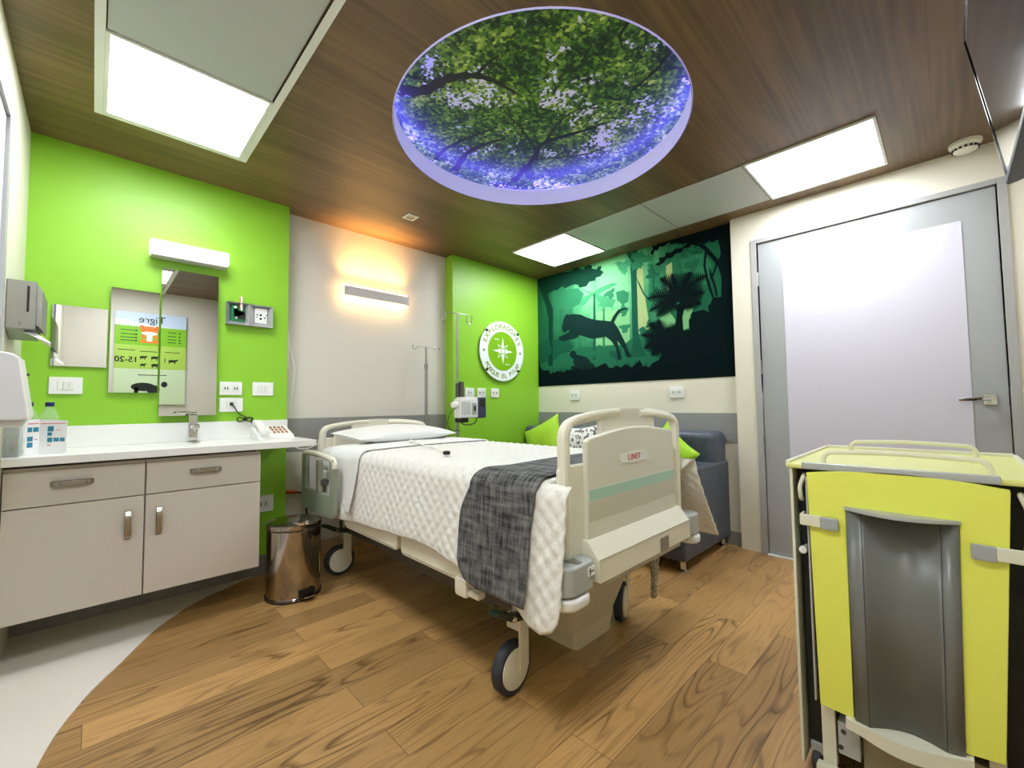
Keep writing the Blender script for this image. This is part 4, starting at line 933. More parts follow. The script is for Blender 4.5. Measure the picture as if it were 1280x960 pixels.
# lowered side rails
def rail(x, y0, y1, z0, z1, label=None, mat='bedcream'):
    q = MB(); q.prism(rrect(y0, y1, z0, z1, 0.03), 'x', x-0.013, x+0.013, 0.006); o = q.build('side_rail', W[mat], bed)
    q = MB(); q.box(x-0.016, x-0.012, y0+0.03, y1-0.03, z0+0.012, z0+0.018); q.build('groove', W['bedtaupe'], o)
    return o
rail(1.085, 1.905, 2.52, 0.375, 0.56); rail(1.085, 1.24, 1.875, 0.37, 0.56); rail(2.065, 1.905, 2.52, 0.375, 0.56); rail(2.065, 1.24, 1.875, 0.37, 0.56)
b = MB(); b.box(1.05, 1.10, 1.345, 1.42, 0.325, 0.40, 0.012); b.box(1.06, 1.10, 1.28, 1.345, 0.335, 0.36, 0.008); b.build('rail_latch', W['bedcream'], bed)
for x in (1.01, 2.14):
    # half-raised head rail with a grip hole
    y0, y1, z0, z1 = 2.50, 3.02, 0.43, 0.775
    q = MB()
    q.prism(rrect(y0, y1, z0, 0.56, 0.03), 'x', x-0.015, x+0.015, 0.006)
    q.prism(rrect(y0, y0+0.06, 0.52, z1, 0.025), 'x', x-0.0145, x+0.0145, 0.006); q.prism(rrect(y1-0.07, y1, 0.52, z1, 0.025), 'x', x-0.0145, x+0.0145, 0.006)
    q.prism(rrect(y0+0.22, y0+0.27, 0.52, z1-0.02, 0.02), 'x', x-0.014, x+0.014, 0.006)
    o = q.build('head_rail', W['railgreen'], bed)
    q = MB(); q.tube(smoothpath([(x, y0+0.01, 0.72), (x, y0+0.03, 0.765), (x, y0+0.2, 0.782), (x, y1-0.1, 0.785), (x, y1-0.02, 0.77), (x, y1-0.008, 0.72)], 5), 0.017, 10); q.build('grip', W['bedcream'], o)
    q = MB(); q.box(min(x, BX)+ (0.0 if x > BX else 0.0), min(x, BX)+0.1 if x < BX else x, 2.70, 2.78, 0.60, 0.63) if x < BX else q.box(x-0.1, x, 2.70, 2.78, 0.60, 0.63)
    q.build('rail_bracket', W['beddark'], o)
# castors
def caster(x, y, ang, pedal=True):
    T = Matrix.Translation((x, y, 0)) @ Matrix.Rotation(ang, 4, 'Z')
    q = MB(); q.T = T; q.box(0.0, 0.052, -0.036, -0.024, 0.085, 0.27, 0.005); q.box(-0.004, 0.056, -0.034, 0.034, 0.225, 0.285, 0.008); q.tube([(0.026, 0, 0.28), (0.026, 0, 0.33)], 0.02, 14)
    o = q.build('castor', W['bedpanel'], bed)
    q = MB(); q.T = T; R_ = 0.094
    q.lathe([(0.06, -0.022), (R_-0.008, -0.022), (R_-0.001, -0.014), (R_, 0), (R_-0.001, 0.014), (R_-0.008, 0.022), (0.06, 0.022)], (-0.012, 0, R_), 36, axis='y'); q.build('tyre', W['tyre'], o)
    q = MB(); q.T = T; q.lathe([(0.002, -0.031), (0.05, -0.0295), (0.071, -0.026), (0.073, -0.021), (0.073, 0.021), (0.06, 0.026), (0.002, 0.027)], (-0.012, 0, R_), 32, axis='y'); q.build('hub_cap', W['bedpanel'], o)
    q = MB(); q.T = T
    q.prism([(-0.135, 0.345), (-0.10, 0.338), (-0.03, 0.30), (0.03, 0.288), (0.075, 0.275), (0.075, 0.262), (0.02, 0.268), (-0.05, 0.282), (-0.11, 0.318), (-0.138, 0.333)], 'y', -0.05, 0.0, 0.006)
    q.build('brake_lever', W['darkgreen'], o)
    q = MB(); q.T = T; q.lathe([(0.009, -0.058), (0.011, -0.055), (0.011, -0.048)], (-0.05, 0, 0.296), 12, axis='y'); q.build('bolt', W['chrome'], o)
caster(1.165, 1.20, R(4)); caster(1.175, 2.80, R(-2)); caster(1.925, 1.20, R(22)); caster(1.925, 2.80, R(10))
# coiled mains lead hanging at the foot
P = []
for k in range(220):
    u = k/219
    if u < 0.52: cx, cz = 1.855+0.006*math.sin(u*6), 0.43-0.235*(u/0.52)
    else:
        v = (u-0.52)/0.48; cx, cz = 1.855+0.055*v, 0.195+0.02*(1-math.cos(PI*min(1, v*3)))*0+0.25*v
    a = k*1.35
    P.append((cx+0.011*math.cos(a), 0.985+0.011*math.sin(a), cz+0.002*math.cos(a)))
b = MB(); b.tube(P, 0.0042, 6); ck = b.build('coiled_lead', W['bedgrey'], bed)
b = MB(); b.tube([(1.855, 0.985, 0.36), (1.857, 0.985, 0.43)], [0.014, 0.011], 12); b.tube(smoothpath([(1.857, 0.985, 0.43), (1.85, 0.97, 0.455), (1.84, 0.95, 0.47)], 4), 0.006, 8); b.build('plug_sleeve', W['bedgrey'], ck)

# mattress
b = MB(); b.box(1.135, 2.015, 0.99, 3.085, 0.646, 0.800, 0.045, seg=4); tag(b.build('mattress', W['linen']), 'white sheeted mattress on the hospital bed, its bare corner showing by the headboard', 'mattress')

# draped cloths
def sstep(a, c, x):
    t = min(1, max(0, (x-a)/(c-a))); return t*t*(3-2*t)
def drape(ys, zt, xl, xr, hemL, hemR, r, flL, flR, nside=40, ntop=84, quilt=0.0, yfun=None, yend=None, wav=0.0, seed=0):
    rng = np.random.RandomState(seed); ph = rng.rand(8)*6.28
    rows = []; S = []
    for y in ys:
        row = []; ss = []
        pts = []
        hl, hr = hemL(y), hemR(y)
        for k in range(nside):
            u = k/(nside-1); z = hl+(zt-r-hl)*u; d = 1-u
            pts.append((xl-flL(y)*d**1.2-wav*d*(math.sin(y*17+ph[0])+0.6*math.sin(y*31+ph[1])), z, d, -1))
        for k in range(1, 8):
            a = PI-(PI/2)*k/8; pts.append((xl+r+r*math.cos(a), zt-r+r*math.sin(a), 0, -1))
        for k in range(ntop):
            u = k/(ntop-1); x = xl+r+(xr-xl-2*r)*u; pts.append((x, zt+0.006*math.sin(PI*u), 0, 0))
        for k in range(1, 8):
            a = PI/2-(PI/2)*k/8; pts.append((xr-r+r*math.cos(a), zt-r+r*math.sin(a), 0, 1))
        for k in range(nside):
            u = 1-k/(nside-1); z = hr+(zt-r-hr)*u; d = 1-u
            pts.append((xr+flR(y)*d**1.1+wav*d*math.sin(y*15+ph[2]), z, d, 1))
        acc = 0; prev = None
        for (x, z, d, sd) in pts:
            if prev: acc += math.hypot(x-prev[0], z-prev[1])
            prev = (x, z); e_ = max(xl+0.12-x, x-(xr-0.12))+max(0.0, zt-r-z); yy = yfun(y, d, sd, e_) if yfun else y
            zz = z
            if yend is not None and y < yend:
                w = sstep(0.0, 1.0, (zt-0.0005-z)/0.010)
                yy = y*w+yend*(1-w); zz = z-(1-w)*(yend-y)*1.0
            row.append((x, yy, zz)); ss.append(acc)
        rows.append(row); S.append(ss)
    P = np.array(rows); S = np.array(S)
    du = np.gradient(P, axis=1); dv = np.gradient(P, axis=0)
    N = np.cross(du, dv); N /= (np.linalg.norm(N, axis=2, keepdims=True)+1e-9)
    mid = N[:, P.shape[1]//2, 2].mean()
    if mid < 0: N = -N
    if quilt:
        yy = np.array(ys)[:, None]; p = 0.062
        sw = S-S[:, P.shape[1]//2][:, None]
        a = (sw+yy)/p; c = (sw-yy)/p
        q = (np.abs(np.sin(PI*a))*np.abs(np.sin(PI*c)))**0.55
        wr = 0.25*np.sin(37*sw+11*np.sin(23*yy))*np.sin(43*yy+9*np.sin(29*sw))+0.2*np.sin(91*sw+7*yy)*np.sin(83*yy-13*sw)
        edge = np.minimum(1, np.minimum(np.abs(S), np.abs(S[:, -1:]-S))/0.03)
        P = P+N*(quilt*(q*edge+0.7*wr*edge))[..., None]
    return P
hq = [(0.86, 0.47), (0.875, 0.40), (0.90, 0.365), (0.95, 0.342), (1.0, 0.352), (1.05, 0.39), (1.3, 0.432), (1.43, 0.448), (1.7, 0.478), (1.9, 0.462), (2.25, 0.445), (2.5, 0.425), (2.76, 0.405)]
def interp(tab): return lambda y: float(np.interp(y, [t[0] for t in tab], [t[1] for t in tab]))
ys = np.concatenate([np.linspace(0.862, 0.96, 14), np.linspace(0.968, 2.76, 200)])
P = drape(ys, 0.820, 1.078, 2.075, interp(hq), lambda y: 0.40 if y > 1.0 else 0.40, 0.062, lambda y: 0.030+0.012*sstep(1.1, 0.9, y), lambda y: 0.03+0.22*sstep(1.32, 0.92, y), quilt=0.0065, yend=0.962, wav=0.004, seed=2)
b = MB(); b.grid(P); o = b.build('quilt', W['quilt'], smooth=80, wn=False); o.modifiers.new('s', 'SOLIDIFY').thickness = 0.006
tag(o, 'white diamond-quilted bedspread covering the hospital bed and hanging over its sides', 'bedspread')
ys = np.linspace(0, 1, 60)
hs = interp([(0, 0.412), (0.3, 0.402), (0.7, 0.395), (0.88, 0.41), (0.96, 0.44), (1.0, 0.48)])
def thr(v, d, sd, e):
    t = sstep(-0.06, 0.26, e)
    yt = 0.966+0.285*v; ysd = 1.0+0.385*v
    return yt*(1-t)+ysd*t
P = drape(ys, 0.8375, 1.062, 2.092, hs, lambda v: 0.45, 0.075, lambda v: 0.024+0.022*max(0, 1-2*v), lambda v: 0.10*(1-v)+0.03, yfun=thr, wav=0.0, seed=4)
b = MB(); b.grid(P); o = b.build('throw_blanket', W['throw'], smooth=80, wn=False); o.modifiers.new('s', 'SOLIDIFY').thickness = 0.005
tag(o, 'charcoal grey woven throw laid across the foot of the white bedspread', 'throw blanket')
ys = np.linspace(2.36, 2.745, 40)
P = drape(ys, 0.834, 1.064, 2.088, lambda y: 0.478+0.012*math.sin(y*9), lambda y: 0.5, 0.07, lambda y: 0.028+0.008*math.sin(y*22), lambda y: 0.03, yfun=lambda y, d, sd, e: y+0.035*(1-d)*(2.75-y)/0.4*(-1 if sd <= 0 else 0)+0.02*math.sin(d*3)*(y-2.55), wav=0.004, seed=9)
b = MB(); b.grid(P); o = b.build('folded_sheet', W['linen'], smooth=80, wn=False); o.modifiers.new('s', 'SOLIDIFY').thickness = 0.004
tag(o, 'smooth white top sheet folded over the bedspread below the pillow', 'sheet')

def cushion(name, a, bb, t, mat, n=26, pinch=0.07, power=2.3):
    """pillow mesh in local coordinates: a x bb, thickness t, lying in the xy plane"""
    q = MB()
    for s in (1, -1):
        P = np.zeros((n, n, 3))
        for i in range(n):
            for j in range(n):
                u = -1+2*i/(n-1); v = -1+2*j/(n-1)
                x = a/2*u*(1-pinch*(1-v*v)); y = bb/2*v*(1-pinch*(1-u*u))
                z = s*t/2*((1-abs(u)**power)*(1-abs(v)**power))**0.5
                P[i, j] = (x, y, z+0.004*math.sin(u*5+v*3)*(1-u*u)*(1-v*v))
        q.grid(P, flip=(s < 0))
    bmesh.ops.remove_doubles(q.bm, verts=q.bm.verts, dist=1e-4)
    return q
q = cushion('pillow', 0.78, 0.45, 0.115, W['linen'], pinch=0.05)
q.bm.transform(Matrix.Translation((1.58, 2.83, 0.884)) @ Matrix.Rotation(R(3), 4, 'X') @ Matrix.Rotation(R(2), 4, 'Z'))
tag(q.build('pillow', W['linen'], smooth=80, wn=False), 'white pillow lying at the head of the hospital bed', 'pillow')
# nurse call handset on the bed
t = thing('call_button', (1.26, 1.74, 0.83), 'small white call cord with black push button lying on the bedspread', 'call button')
b = MB(); b.tube(smoothpath([(1.50, 2.50, 0.850), (1.46, 2.36, 0.849), (1.42, 2.20, 0.842), (1.36, 2.0, 0.840), (1.28, 1.82, 0.842)], 6), 0.004, 8); b.tube([(1.50, 2.50, 0.850), (1.47, 2.40, 0.851)], 0.009, 8); b.build('cord', W['white'], t)
b = MB(); b.lathe([(0.016, 0.836), (0.019, 0.842), (0.017, 0.852), (0.004, 0.855)], (1.265, 1.765, 0), 16); b.build('button', W['black'], t)

# ------------------------------------------------------------------ IV poles and pump
t = thing('iv_pole', (2.041, 3.15, 0.55), 'short grey drip pole fixed behind the headboard, in front of the beige wall', 'iv pole')
b = MB(); b.tube([(2.055, 3.165, 0.45), (2.055, 3.165, 1.42)], 0.012, 12); b.tube([(2.055, 3.165, 1.42), (2.055, 3.165, 1.60)], 0.008, 12); b.lathe([(0.013, 1.40), (0.016, 1.405), (0.016, 1.44), (0.012, 1.445)], (2.055, 3.165, 0), 14); b.build('pole', W['steel'], t)
for s in (-1, 1):
    b = MB(); P = [(2.055, 3.165, 1.592), (2.055+s*0.08, 3.165, 1.588), (2.055+s*0.10, 3.165, 1.572), (2.055+s*0.118, 3.165, 1.565), (2.055+s*0.132, 3.165, 1.58), (2.055+s*0.13, 3.165, 1.60)]
    b.tube(smoothpath(P, 5), 0.0045, 8); b.build('hook', W['steel'], t)
px, py = 2.23, 2.95
t = thing('iv_stand', (px, py, 0.0), 'tall slim drip stand carrying the infusion pump beside the bed', 'iv stand')
b = MB(); b.tube([(px, py, 0.10), (px, py, 1.05)], 0.0125, 12); b.tube([(px, py, 1.05), (px, py, 1.876)], 0.009, 12); b.build('pole', W['steel'], t)
for s, dy in ((-1, 0.02), (1, -0.0), ):
    b = MB(); P = [(px, py, 1.874), (px+s*0.10, py+dy, 1.876), (px+s*0.162, py+dy, 1.878), (px+s*0.165, py+dy, 1.83), (px+s*0.16, py+dy, 1.818)]
    P = [(px, py, 1.874), (px+s*0.095, py+dy, 1.877), (px+s*0.105, py+dy, 1.85), (px+s*0.11, py+dy, 1.81), (px+s*0.135, py+dy, 1.80), (px+s*0.158, py+dy, 1.815), (px+s*0.162, py+dy, 1.88)]
    b.tube(smoothpath(P, 5), 0.004, 8); b.build('hook', W['steel'], t)
b = MB()
for k in range(5):
    a = 2*PI*k/5+0.3; b.tube([(px, py, 0.10), (px+0.2*math.cos(a), py+0.2*math.sin(a), 0.075)], [0.016, 0.012], 8); b.lathe([(0.02, 0.0), (0.026, 0.012), (0.026, 0.04), (0.014, 0.065)], (px+0.2*math.cos(a), py+0.2*math.sin(a), 0.001), 12)
b.build('base', W['steel'], t)
b = MB(); b.tube([(px, py, 1.14), (px, py, 1.27)], 0.017, 12); b.box(px+0.01, px+0.05, py-0.03, py+0.0, 1.15, 1.285, 0.006); b.build('clamp', W['beddark'], t)
t = thing('infusion_pump', (2.32, 2.90, 0.95), 'white infusion pump with dark display clamped to the drip stand', 'infusion pump')
b = MB(); b.box(2.175, 2.37, 2.84, 2.93, 0.975, 1.135, 0.01); b.box(2.195, 2.40, 2.85, 2.925, 1.13, 1.15, 0.006); b.build('body', W['white'], t)
b = MB(); b.box(2.37, 2.455, 2.835, 2.925, 0.97, 1.147, 0.008); b.build('control_panel', M('slate_pump_panel', (52, 56, 84), 0.35), t)
b = MB(); b.box(2.385, 2.44, 2.832, 2.836, 1.07, 1.13, 0.001); b.build('display', W['screen'], t)
b = MB(); b.box(2.30, 2.345, 2.828, 2.842, 1.00, 1.10, 0.004); b.box(2.31, 2.33, 2.824, 2.829, 1.03, 1.075, m=1); b.build('door_latch', [W['silver'], W['darkgreen']], t)
b = MB()
for k in range(5): b.box(2.19+0.02*k, 2.20+0.02*k, 2.838, 2.841, 1.0, 1.11)
b.build('grille', W['silver'], t)
b = MB(); b.lathe([(0.02, 2.12), (0.028, 2.13), (0.028, 2.165), (0.022, 2.176)], (0, 2.88, 1.085), 16, axis='x'); b.build('clamp_knob', W['white'], t)
b = MB(); b.tube(smoothpath([(2.15, 2.87, 1.06), (2.09, 2.86, 1.02), (2.06, 2.86, 0.93), (2.10, 2.86, 0.88), (2.20, 2.87, 0.87)], 6), 0.003, 6)
b.tube(smoothpath([(2.19, 2.86, 0.98), (2.20, 2.85, 0.93), (2.26, 2.85, 0.915), (2.34, 2.85, 0.93), (2.37, 2.86, 0.98)], 6), 0.005, 6); b.build('tubing', W['dark'], t)
b = MB(); b.box(2.19, 2.29, 2.87, 2.94, 0.935, 0.976, 0.01); b.build('foot_clamp', W['dark'], t)

# ------------------------------------------------------------------ SOFA
sf = thing('sofa', (3.1, 2.15, 0.0), 'slate blue upholstered sofa under the jungle mural', 'sofa')
b = MB(); b.box(2.715, 3.49, 1.38, 3.10, 0.075, 0.34, 0.012); b.build('base', W['sofa'], sf)
for (ya, yb_) in ((1.205, 1.385), (3.0, 3.155)):
    b = MB(); b.box(2.693, 3.50, ya, yb_, 0.065, 0.642, 0.022, seg=3); b.build('armrest', W['sofa'], sf)
b = MB(); b.box(3.24, 3.502, 1.215, 3.15, 0.34, 0.862, 0.05, seg=4); b.build('backrest', W['sofa'], sf)
for (ya, yb_) in ((1.39, 2.19), (2.195, 2.995)):
    b = MB(); b.box(2.70, 3.25, ya, yb_, 0.335, 0.475, 0.035, seg=3); b.build('seat_cushion', W['sofa'], sf)
for (x, y) in ((2.745, 1.25), (3.44, 1.25), (2.745, 3.10), (3.44, 3.10)):
    b = MB(); b.lathe([(0.032, 0.0), (0.032, 0.006), (0.022, 0.012), (0.020, 0.068)], (x, y, 0), 16); b.build('leg', W['chrome'], sf)
def place_cushion(c, rot, size, mat, label, thick=0.15):
    q = cushion('cushion', size, size, thick, mat, pinch=0.10)
    q.bm.transform(Matrix.Translation(c) @ rot)
    o = q.build('cushion', mat, smooth=80, wn=False); tag(o, label, 'cushion', None); return o
def crot(tilt, roll, yaw=0):
    # upright facing -X, leaning back, spun in its own plane by roll
    return Matrix.Rotation(R(yaw), 4, 'Z') @ Matrix.Rotation(R(-90+tilt), 4, 'Y') @ Matrix.Rotation(R(roll), 4, 'Z')
place_cushion((3.06, 2.70, 0.715), crot(18, 27, 0), 0.44, W['limecloth'], 'lime green cushion at the far end of the sofa, left of the footboard')
place_cushion((3.03, 1.475, 0.668), crot(16, 58, -20), 0.42, W['limecloth'], 'lime green cushion leaning at the near sofa arm, right of the footboard')
place_cushion((3.12, 2.33, 0.69), crot(14, 6, 0), 0.40, W['pattern'], 'grey and white flower print cushion seen through the footboard handle')

# ------------------------------------------------------------------ PEDAL BIN
bx, by = 0.858, 2.712
t = thing('pedal_bin', (bx, by, 0), 'polished steel pedal bin on the wood floor between cabinet and bed', 'pedal bin')
b = MB(); b.lathe([(0.146, 0.002), (0.148, 0.012), (0.142, 0.02), (0.142, 0.382), (0.139, 0.386)], (bx, by, 0), 48); b.build('body', W['binsteel'], t)
b = MB(); b.lathe([(0.147, 0.0), (0.148, 0.018)], (bx, by, 0), 48); b.build('base_ring', W['black'], t)
b = MB(); b.lathe([(0.140, 0.384), (0.1405, 0.394)], (bx, by, 0), 48); b.build('lid_seal', W['black'], t)
b = MB(); b.lathe([(0.145, 0.392), (0.147, 0.398), (0.146, 0.416), (0.136, 0.424), (0.10, 0.431), (0.05, 0.435), (0.002, 0.436)], (bx, by, 0), 48); b.build('lid', W['binsteel'], t)
b = MB(); b.T = Matrix.Translation((bx, by, 0)) @ Matrix.Rotation(R(10), 4, 'Z'); b.box(-0.045, 0.045, -0.152, -0.138, 0.018, 0.062, 0.003, m=1); b.box(-0.03, 0.03, -0.185, -0.14, 0.022, 0.034, 0.005); b.T = Matrix.Identity(4); b.build('pedal', [W['chrome'], W['dark']], t)

# ------------------------------------------------------------------ BEDSIDE CABINET on the right
ct = thing('bedside_cabinet', (1.8, 0.107, 0), 'cream bedside cabinet on castors with lemon green folding table, near right edge', 'bedside cabinet')
YL_, YR_, XF, XB, ZT = 0.346, -0.134, 1.50, 2.07, 0.898
b = MB(); b.box(XF, XB, YL_-0.008, YL_, 0.035, ZT-0.016, 0.002); b.build('side_panel', W['cartcream'], ct)
b = MB(); b.box(XF, XB, YR_, YR_+0.008, 0.035, ZT-0.016, 0.002); b.build('side_panel', W['cartcream'], ct)
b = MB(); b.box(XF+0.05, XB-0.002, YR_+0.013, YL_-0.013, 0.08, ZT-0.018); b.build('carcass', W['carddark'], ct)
b = MB(); b.box(XF-0.012, XB+0.006, YR_-0.004, YL_+0.006, ZT-0.016, ZT, 0.006); tp = b.build('top', W['lemontop'], ct)
b = MB(); b.box(XF-0.022, XF-0.008, YR_+0.06, YL_-0.035, ZT-0.014, ZT+0.006, 0.004); b.build('front_lip', W['silver'], tp)
b = MB(); b.box(XF-0.008, XB+0.004, YL_-0.004, YL_+0.008, ZT-0.010, ZT+0.007, 0.003); b.box(XB-0.004, XB+0.008, YR_, YL_, ZT-0.010, ZT+0.010, 0.003); b.box(XF-0.008, XB+0.004, YR_-0.008, YR_+0.004, ZT-0.010, ZT+0.007, 0.003); b.build('rim', W['cartcream'], tp)
for (x, ya, yb_) in ((1.545, 0.268, -0.062), (2.0, 0.262, -0.052)):
    b = MB(); h = ZT+0.034
    b.tube(smoothpath([(x, ya, ZT-0.002), (x, ya-0.001, ZT+0.016), (x, ya-0.012, h-0.004), (x, ya-0.04, h), (x, (ya+yb_)/2, h+0.004), (x, yb_+0.04, h), (x, yb_+0.012, h-0.004), (x, yb_+0.001, ZT+0.016), (x, yb_, ZT-0.002)], 5), 0.0065, 10); b.build('top_rail', W['cartcream'], tp)
# folding table leaf with cut-out for the trough
ZN = 0.786
L_, R__ = 0.212, -0.003
topc = [(0.300-0.386*k/12, 0.874+0.020*math.sin(PI*(k/12))) for k in range(13)]
pl = [(0.290, 0.232), (0.299, 0.868)]+topc+[(-0.087, 0.868), (-0.054, 0.262), (R__+0.020, 0.252), (R__, ZN), (L_, ZN), (L_+0.003, 0.214+0.014)]
b = MB(); b.prism(pl, 'x', 1.478, 1.496, 0.003); lf = b.build('folding_table', W['lemon'], ct)
b = MB(); b.box(1.484, 1.499, 0.2995, 0.3035, 0.235, 0.86); b.build('edge_band', W['silver'], lf)
# trough: two flanges and a concave channel
n = 21; prof = []
yy0, yy1 = L_, R__
prof = [(yy0, 1.474), (yy0-0.032, 1.474)]
for k in range(1, n):
    u = k/n; prof.append((yy0-0.032-(yy0-yy1-0.064)*u, 1.474+0.032*math.sin(PI*u)))
prof += [(yy1+0.032, 1.474), (yy1, 1.474)]
zb0, zb1 = 0.222, 0.246
vs = []; m_ = len(prof)
for (y, x) in prof:
    u = (yy0-y)/(yy0-yy1); vs += [(x, y+0.008*(0.5-u)*0.0, ZN), (x, y+0.012*u*1.0, zb0+(zb1-zb0)*u)]
fs = [(2*i, 2*i+1, 2*i+3, 2*i+2) for i in range(m_-1)]
b = MB(); b.raw(vs, fs); tr = b.build('trough', W['cartgrey'], lf); tr.modifiers.new('s', 'SOLIDIFY').thickness = 0.003
for y in (yy0-0.032, yy1+0.032):
    u = (yy0-y)/(yy0-yy1); b = MB(); b.raw([(1.4725, y-0.0008, ZN-0.002), (1.4725, y+0.0008, ZN-0.002), (1.4725, y+0.0008+0.012*u, zb0+(zb1-zb0)*u), (1.4725, y-0.0008+0.012*u, zb0+(zb1-zb0)*u)], [(0, 1, 2, 3)]); b.build('seam', W['gap'], tr)
cap = [(yy0+0.003, 1.478), (yy0+0.003, 1.474)]+[(yy0-(yy0-yy1)*k/16, 1.473-0.046*math.sin(PI*k/16)) for k in range(1, 16)]+[(yy1-0.003, 1.474), (yy1-0.003, 1.478)]
b = MB(); b.prism([(x, y) for y, x in cap], 'z', ZN-0.004, ZN+0.006, 0.002); b.build('trough_cap', W['silver'], lf)
lip = []
for k in range(17):
    u = k/16; lip.append((1.466-0.004*math.sin(PI*u), 0.232-0.236*u+0.0, 0.226+0.020*u-0.034*math.sin(PI*u)*0.5))
b = MB()
vs = []; fs = []
for (x, y, z) in lip:
    d = 0.022+0.012*math.sin(PI*min(1, max(0, (0.2-y)/0.2)))
    vs += [(x, y, z+0.004), (x+0.05, y, z+0.012), (x+0.05, y, z-d), (x, y, z-d)]
for i in range(len(lip)-1):
    for k in range(4): fs.append((i*4+k, i*4+(k+1) % 4, (i+1)*4+(k+1) % 4, (i+1)*4+k))
fs += [(0, 1, 2, 3), tuple((len(lip)-1)*4+k for k in (3, 2, 1, 0))]
b.raw(vs, fs); b.build('trough_lip', W['cartcream'], lf)
# clips
b = MB(); b.box(1.466, 1.473, 0.268, 0.318, 0.725, 0.757, 0.003); b.box(1.47, 1.51, 0.310, 0.318, 0.725, 0.757, 0.003); c1 = b.build('clip', W['cartcream'], ct)
b = MB(); b.box(1.464, 1.474, 0.228, 0.270, 0.722, 0.756, 0.004); b.build('clip_pad', W['cartpad'], c1)
b = MB(); b.box(1.466, 1.473, -0.110, -0.058, 0.714, 0.746, 0.003); b.box(1.47, 1.51, -0.110, -0.102, 0.714, 0.746, 0.003); c1 = b.build('clip', W['cartcream'], ct)
b = MB(); b.box(1.464, 1.474, -0.060, -0.019, 0.710, 0.746, 0.004); b.build('clip_pad', W['cartpad'], c1)
for y, y2 in ((0.312, 0.320), (-0.104, -0.112)):
    b = MB(); b.tube(smoothpath([(1.52, y, 0.862), (1.505, y, 0.858), (1.500, y2, 0.83), (1.502, y2, 0.80), (1.515, y2, 0.79)], 5), 0.006, 8); b.build('grip', W['cartcream'], ct)
    b = MB(); b.lathe([(0.004, 1.495), (0.010, 1.497), (0.011, 1.51), (0.007, 1.52), (0.006, 1.552)], (0, y2, 0.645), 12, axis='x'); b.build('knob', W['white'], ct)
b = MB(); b.tube(smoothpath([(1.60, YL_, 0.872), (1.60, YL_+0.022, 0.872), (1.615, YL_+0.028, 0.872), (1.70, YL_+0.028, 0.872), (1.715, YL_+0.022, 0.872), (1.715, YL_, 0.872)], 4), 0.006, 8); b.build('side_handle', W['cartcream'], ct)
# lower front
b = MB(); b.box(1.505, 1.53, 0.262, 0.294, 0.06, 0.86, 0.002); b.build('guide_strip', W['cartcream'], ct)
b = MB(); b.box(1.505, 1.53, -0.056, -0.028, 0.06, 0.86, 0.002); b.build('guide_strip', W['cartcream'], ct)
b = MB(); b.box(1.498, 1.55, 0.208, 0.256, 0.108, 0.196, 0.003); b.lathe([(0.006, 1.495), (0.006, 1.499)], (0, 0.243, 0.172), 10, m=1, axis='x'); b.lathe([(0.006, 1.495), (0.006, 1.499)], (0, 0.25, 0.128), 10, m=1, axis='x'); b.build('hinge_block', [W['silver'], W['gap']], ct)
b = MB(); b.box(1.515, 1.552, -0.045, 0.205, 0.08, 0.22, 0.004); b.build('drawer_front', W['cartolive'], ct)
b = MB(); b.box(1.47, 1.50, 0.20, 0.305, 0.045, 0.07, 0.006); b.build('foot_bar', W['cartcream'], ct)
for (x, y) in ((1.56, 0.315), (1.56, -0.10), (2.0, 0.315), (2.0, -0.10)):
    q = MB(); q.box(x-0.02, x+0.02, y-0.016, y+0.016, 0.05, 0.08, 0.004); o = q.build('castor', W['silver'], ct)
    q = MB(); q.lathe([(0.02, -0.012), (0.029, -0.009), (0.03, 0), (0.029, 0.009), (0.02, 0.012)], (x-0.012, y, 0.03), 20, axis='y'); q.build('wheel', W['tyre'], o)

# ------------------------------------------------------------------ TV on the front wall
tv = thing('wall_mounted_television', (1.65, YF, 2.05), 'large black wall television tilted down, cut off at the top right corner', 'television')
xf, xn = 2.15, 1.12
top_, bot_ = Vector((0, -0.089, 2.340)), Vector((0, -0.170, 1.790))
dn = (bot_-top_); hgt = dn.length; dn.normalize(); nrm = Vector((0, -dn.z, dn.y)); nrm = nrm if nrm.y > 0 else -nrm
TT = Matrix((( -1, 0, 0, (xf+xn)/2), (0, -dn.y, nrm.y, (top_.y+bot_.y)/2), (0, -dn.z, nrm.z, (top_.z+bot_.z)/2), (0, 0, 0, 1)))
w2, h2 = (xf-xn)/2, hgt/2
b = MB(); b.T = TT; b.box(-w2+0.012, w2-0.012, -h2+0.016, h2-0.012, -0.004, 0.001); b.build('screen', W['screen'], tv)
b = MB(); b.T = TT; b.box(-w2, w2, h2-0.012, h2, -0.02, 0.004, 0.002); b.box(-w2, -w2+0.012, -h2, h2-0.012, -0.02, 0.004, 0.002); b.box(w2-0.012, w2, -h2, h2-0.012, -0.02, 0.004, 0.002); b.build('bezel', W['bezel'], tv)
b = MB(); b.T = TT; b.box(-w2+0.012, w2-0.012, -h2-0.002, -h2+0.016, -0.03, 0.010, 0.004); b.build('speaker_bar', W['tvback'], tv)
b = MB(); b.T = TT; b.box(-w2+0.02, w2-0.02, -h2+0.02, h2-0.02, -0.03, -0.005, 0.004); b.build('back_shell', W['tvback'], tv)
b = MB(); b.box(1.45, 1.85, YF+0.001, YF+0.02, 1.93, 2.2); b.box(1.5, 1.54, YF+0.02, -0.16, 2.02, 2.10); b.box(1.76, 1.80, YF+0.02, -0.16, 2.02, 2.10); b.build('wall_bracket', W['dark'], tv)

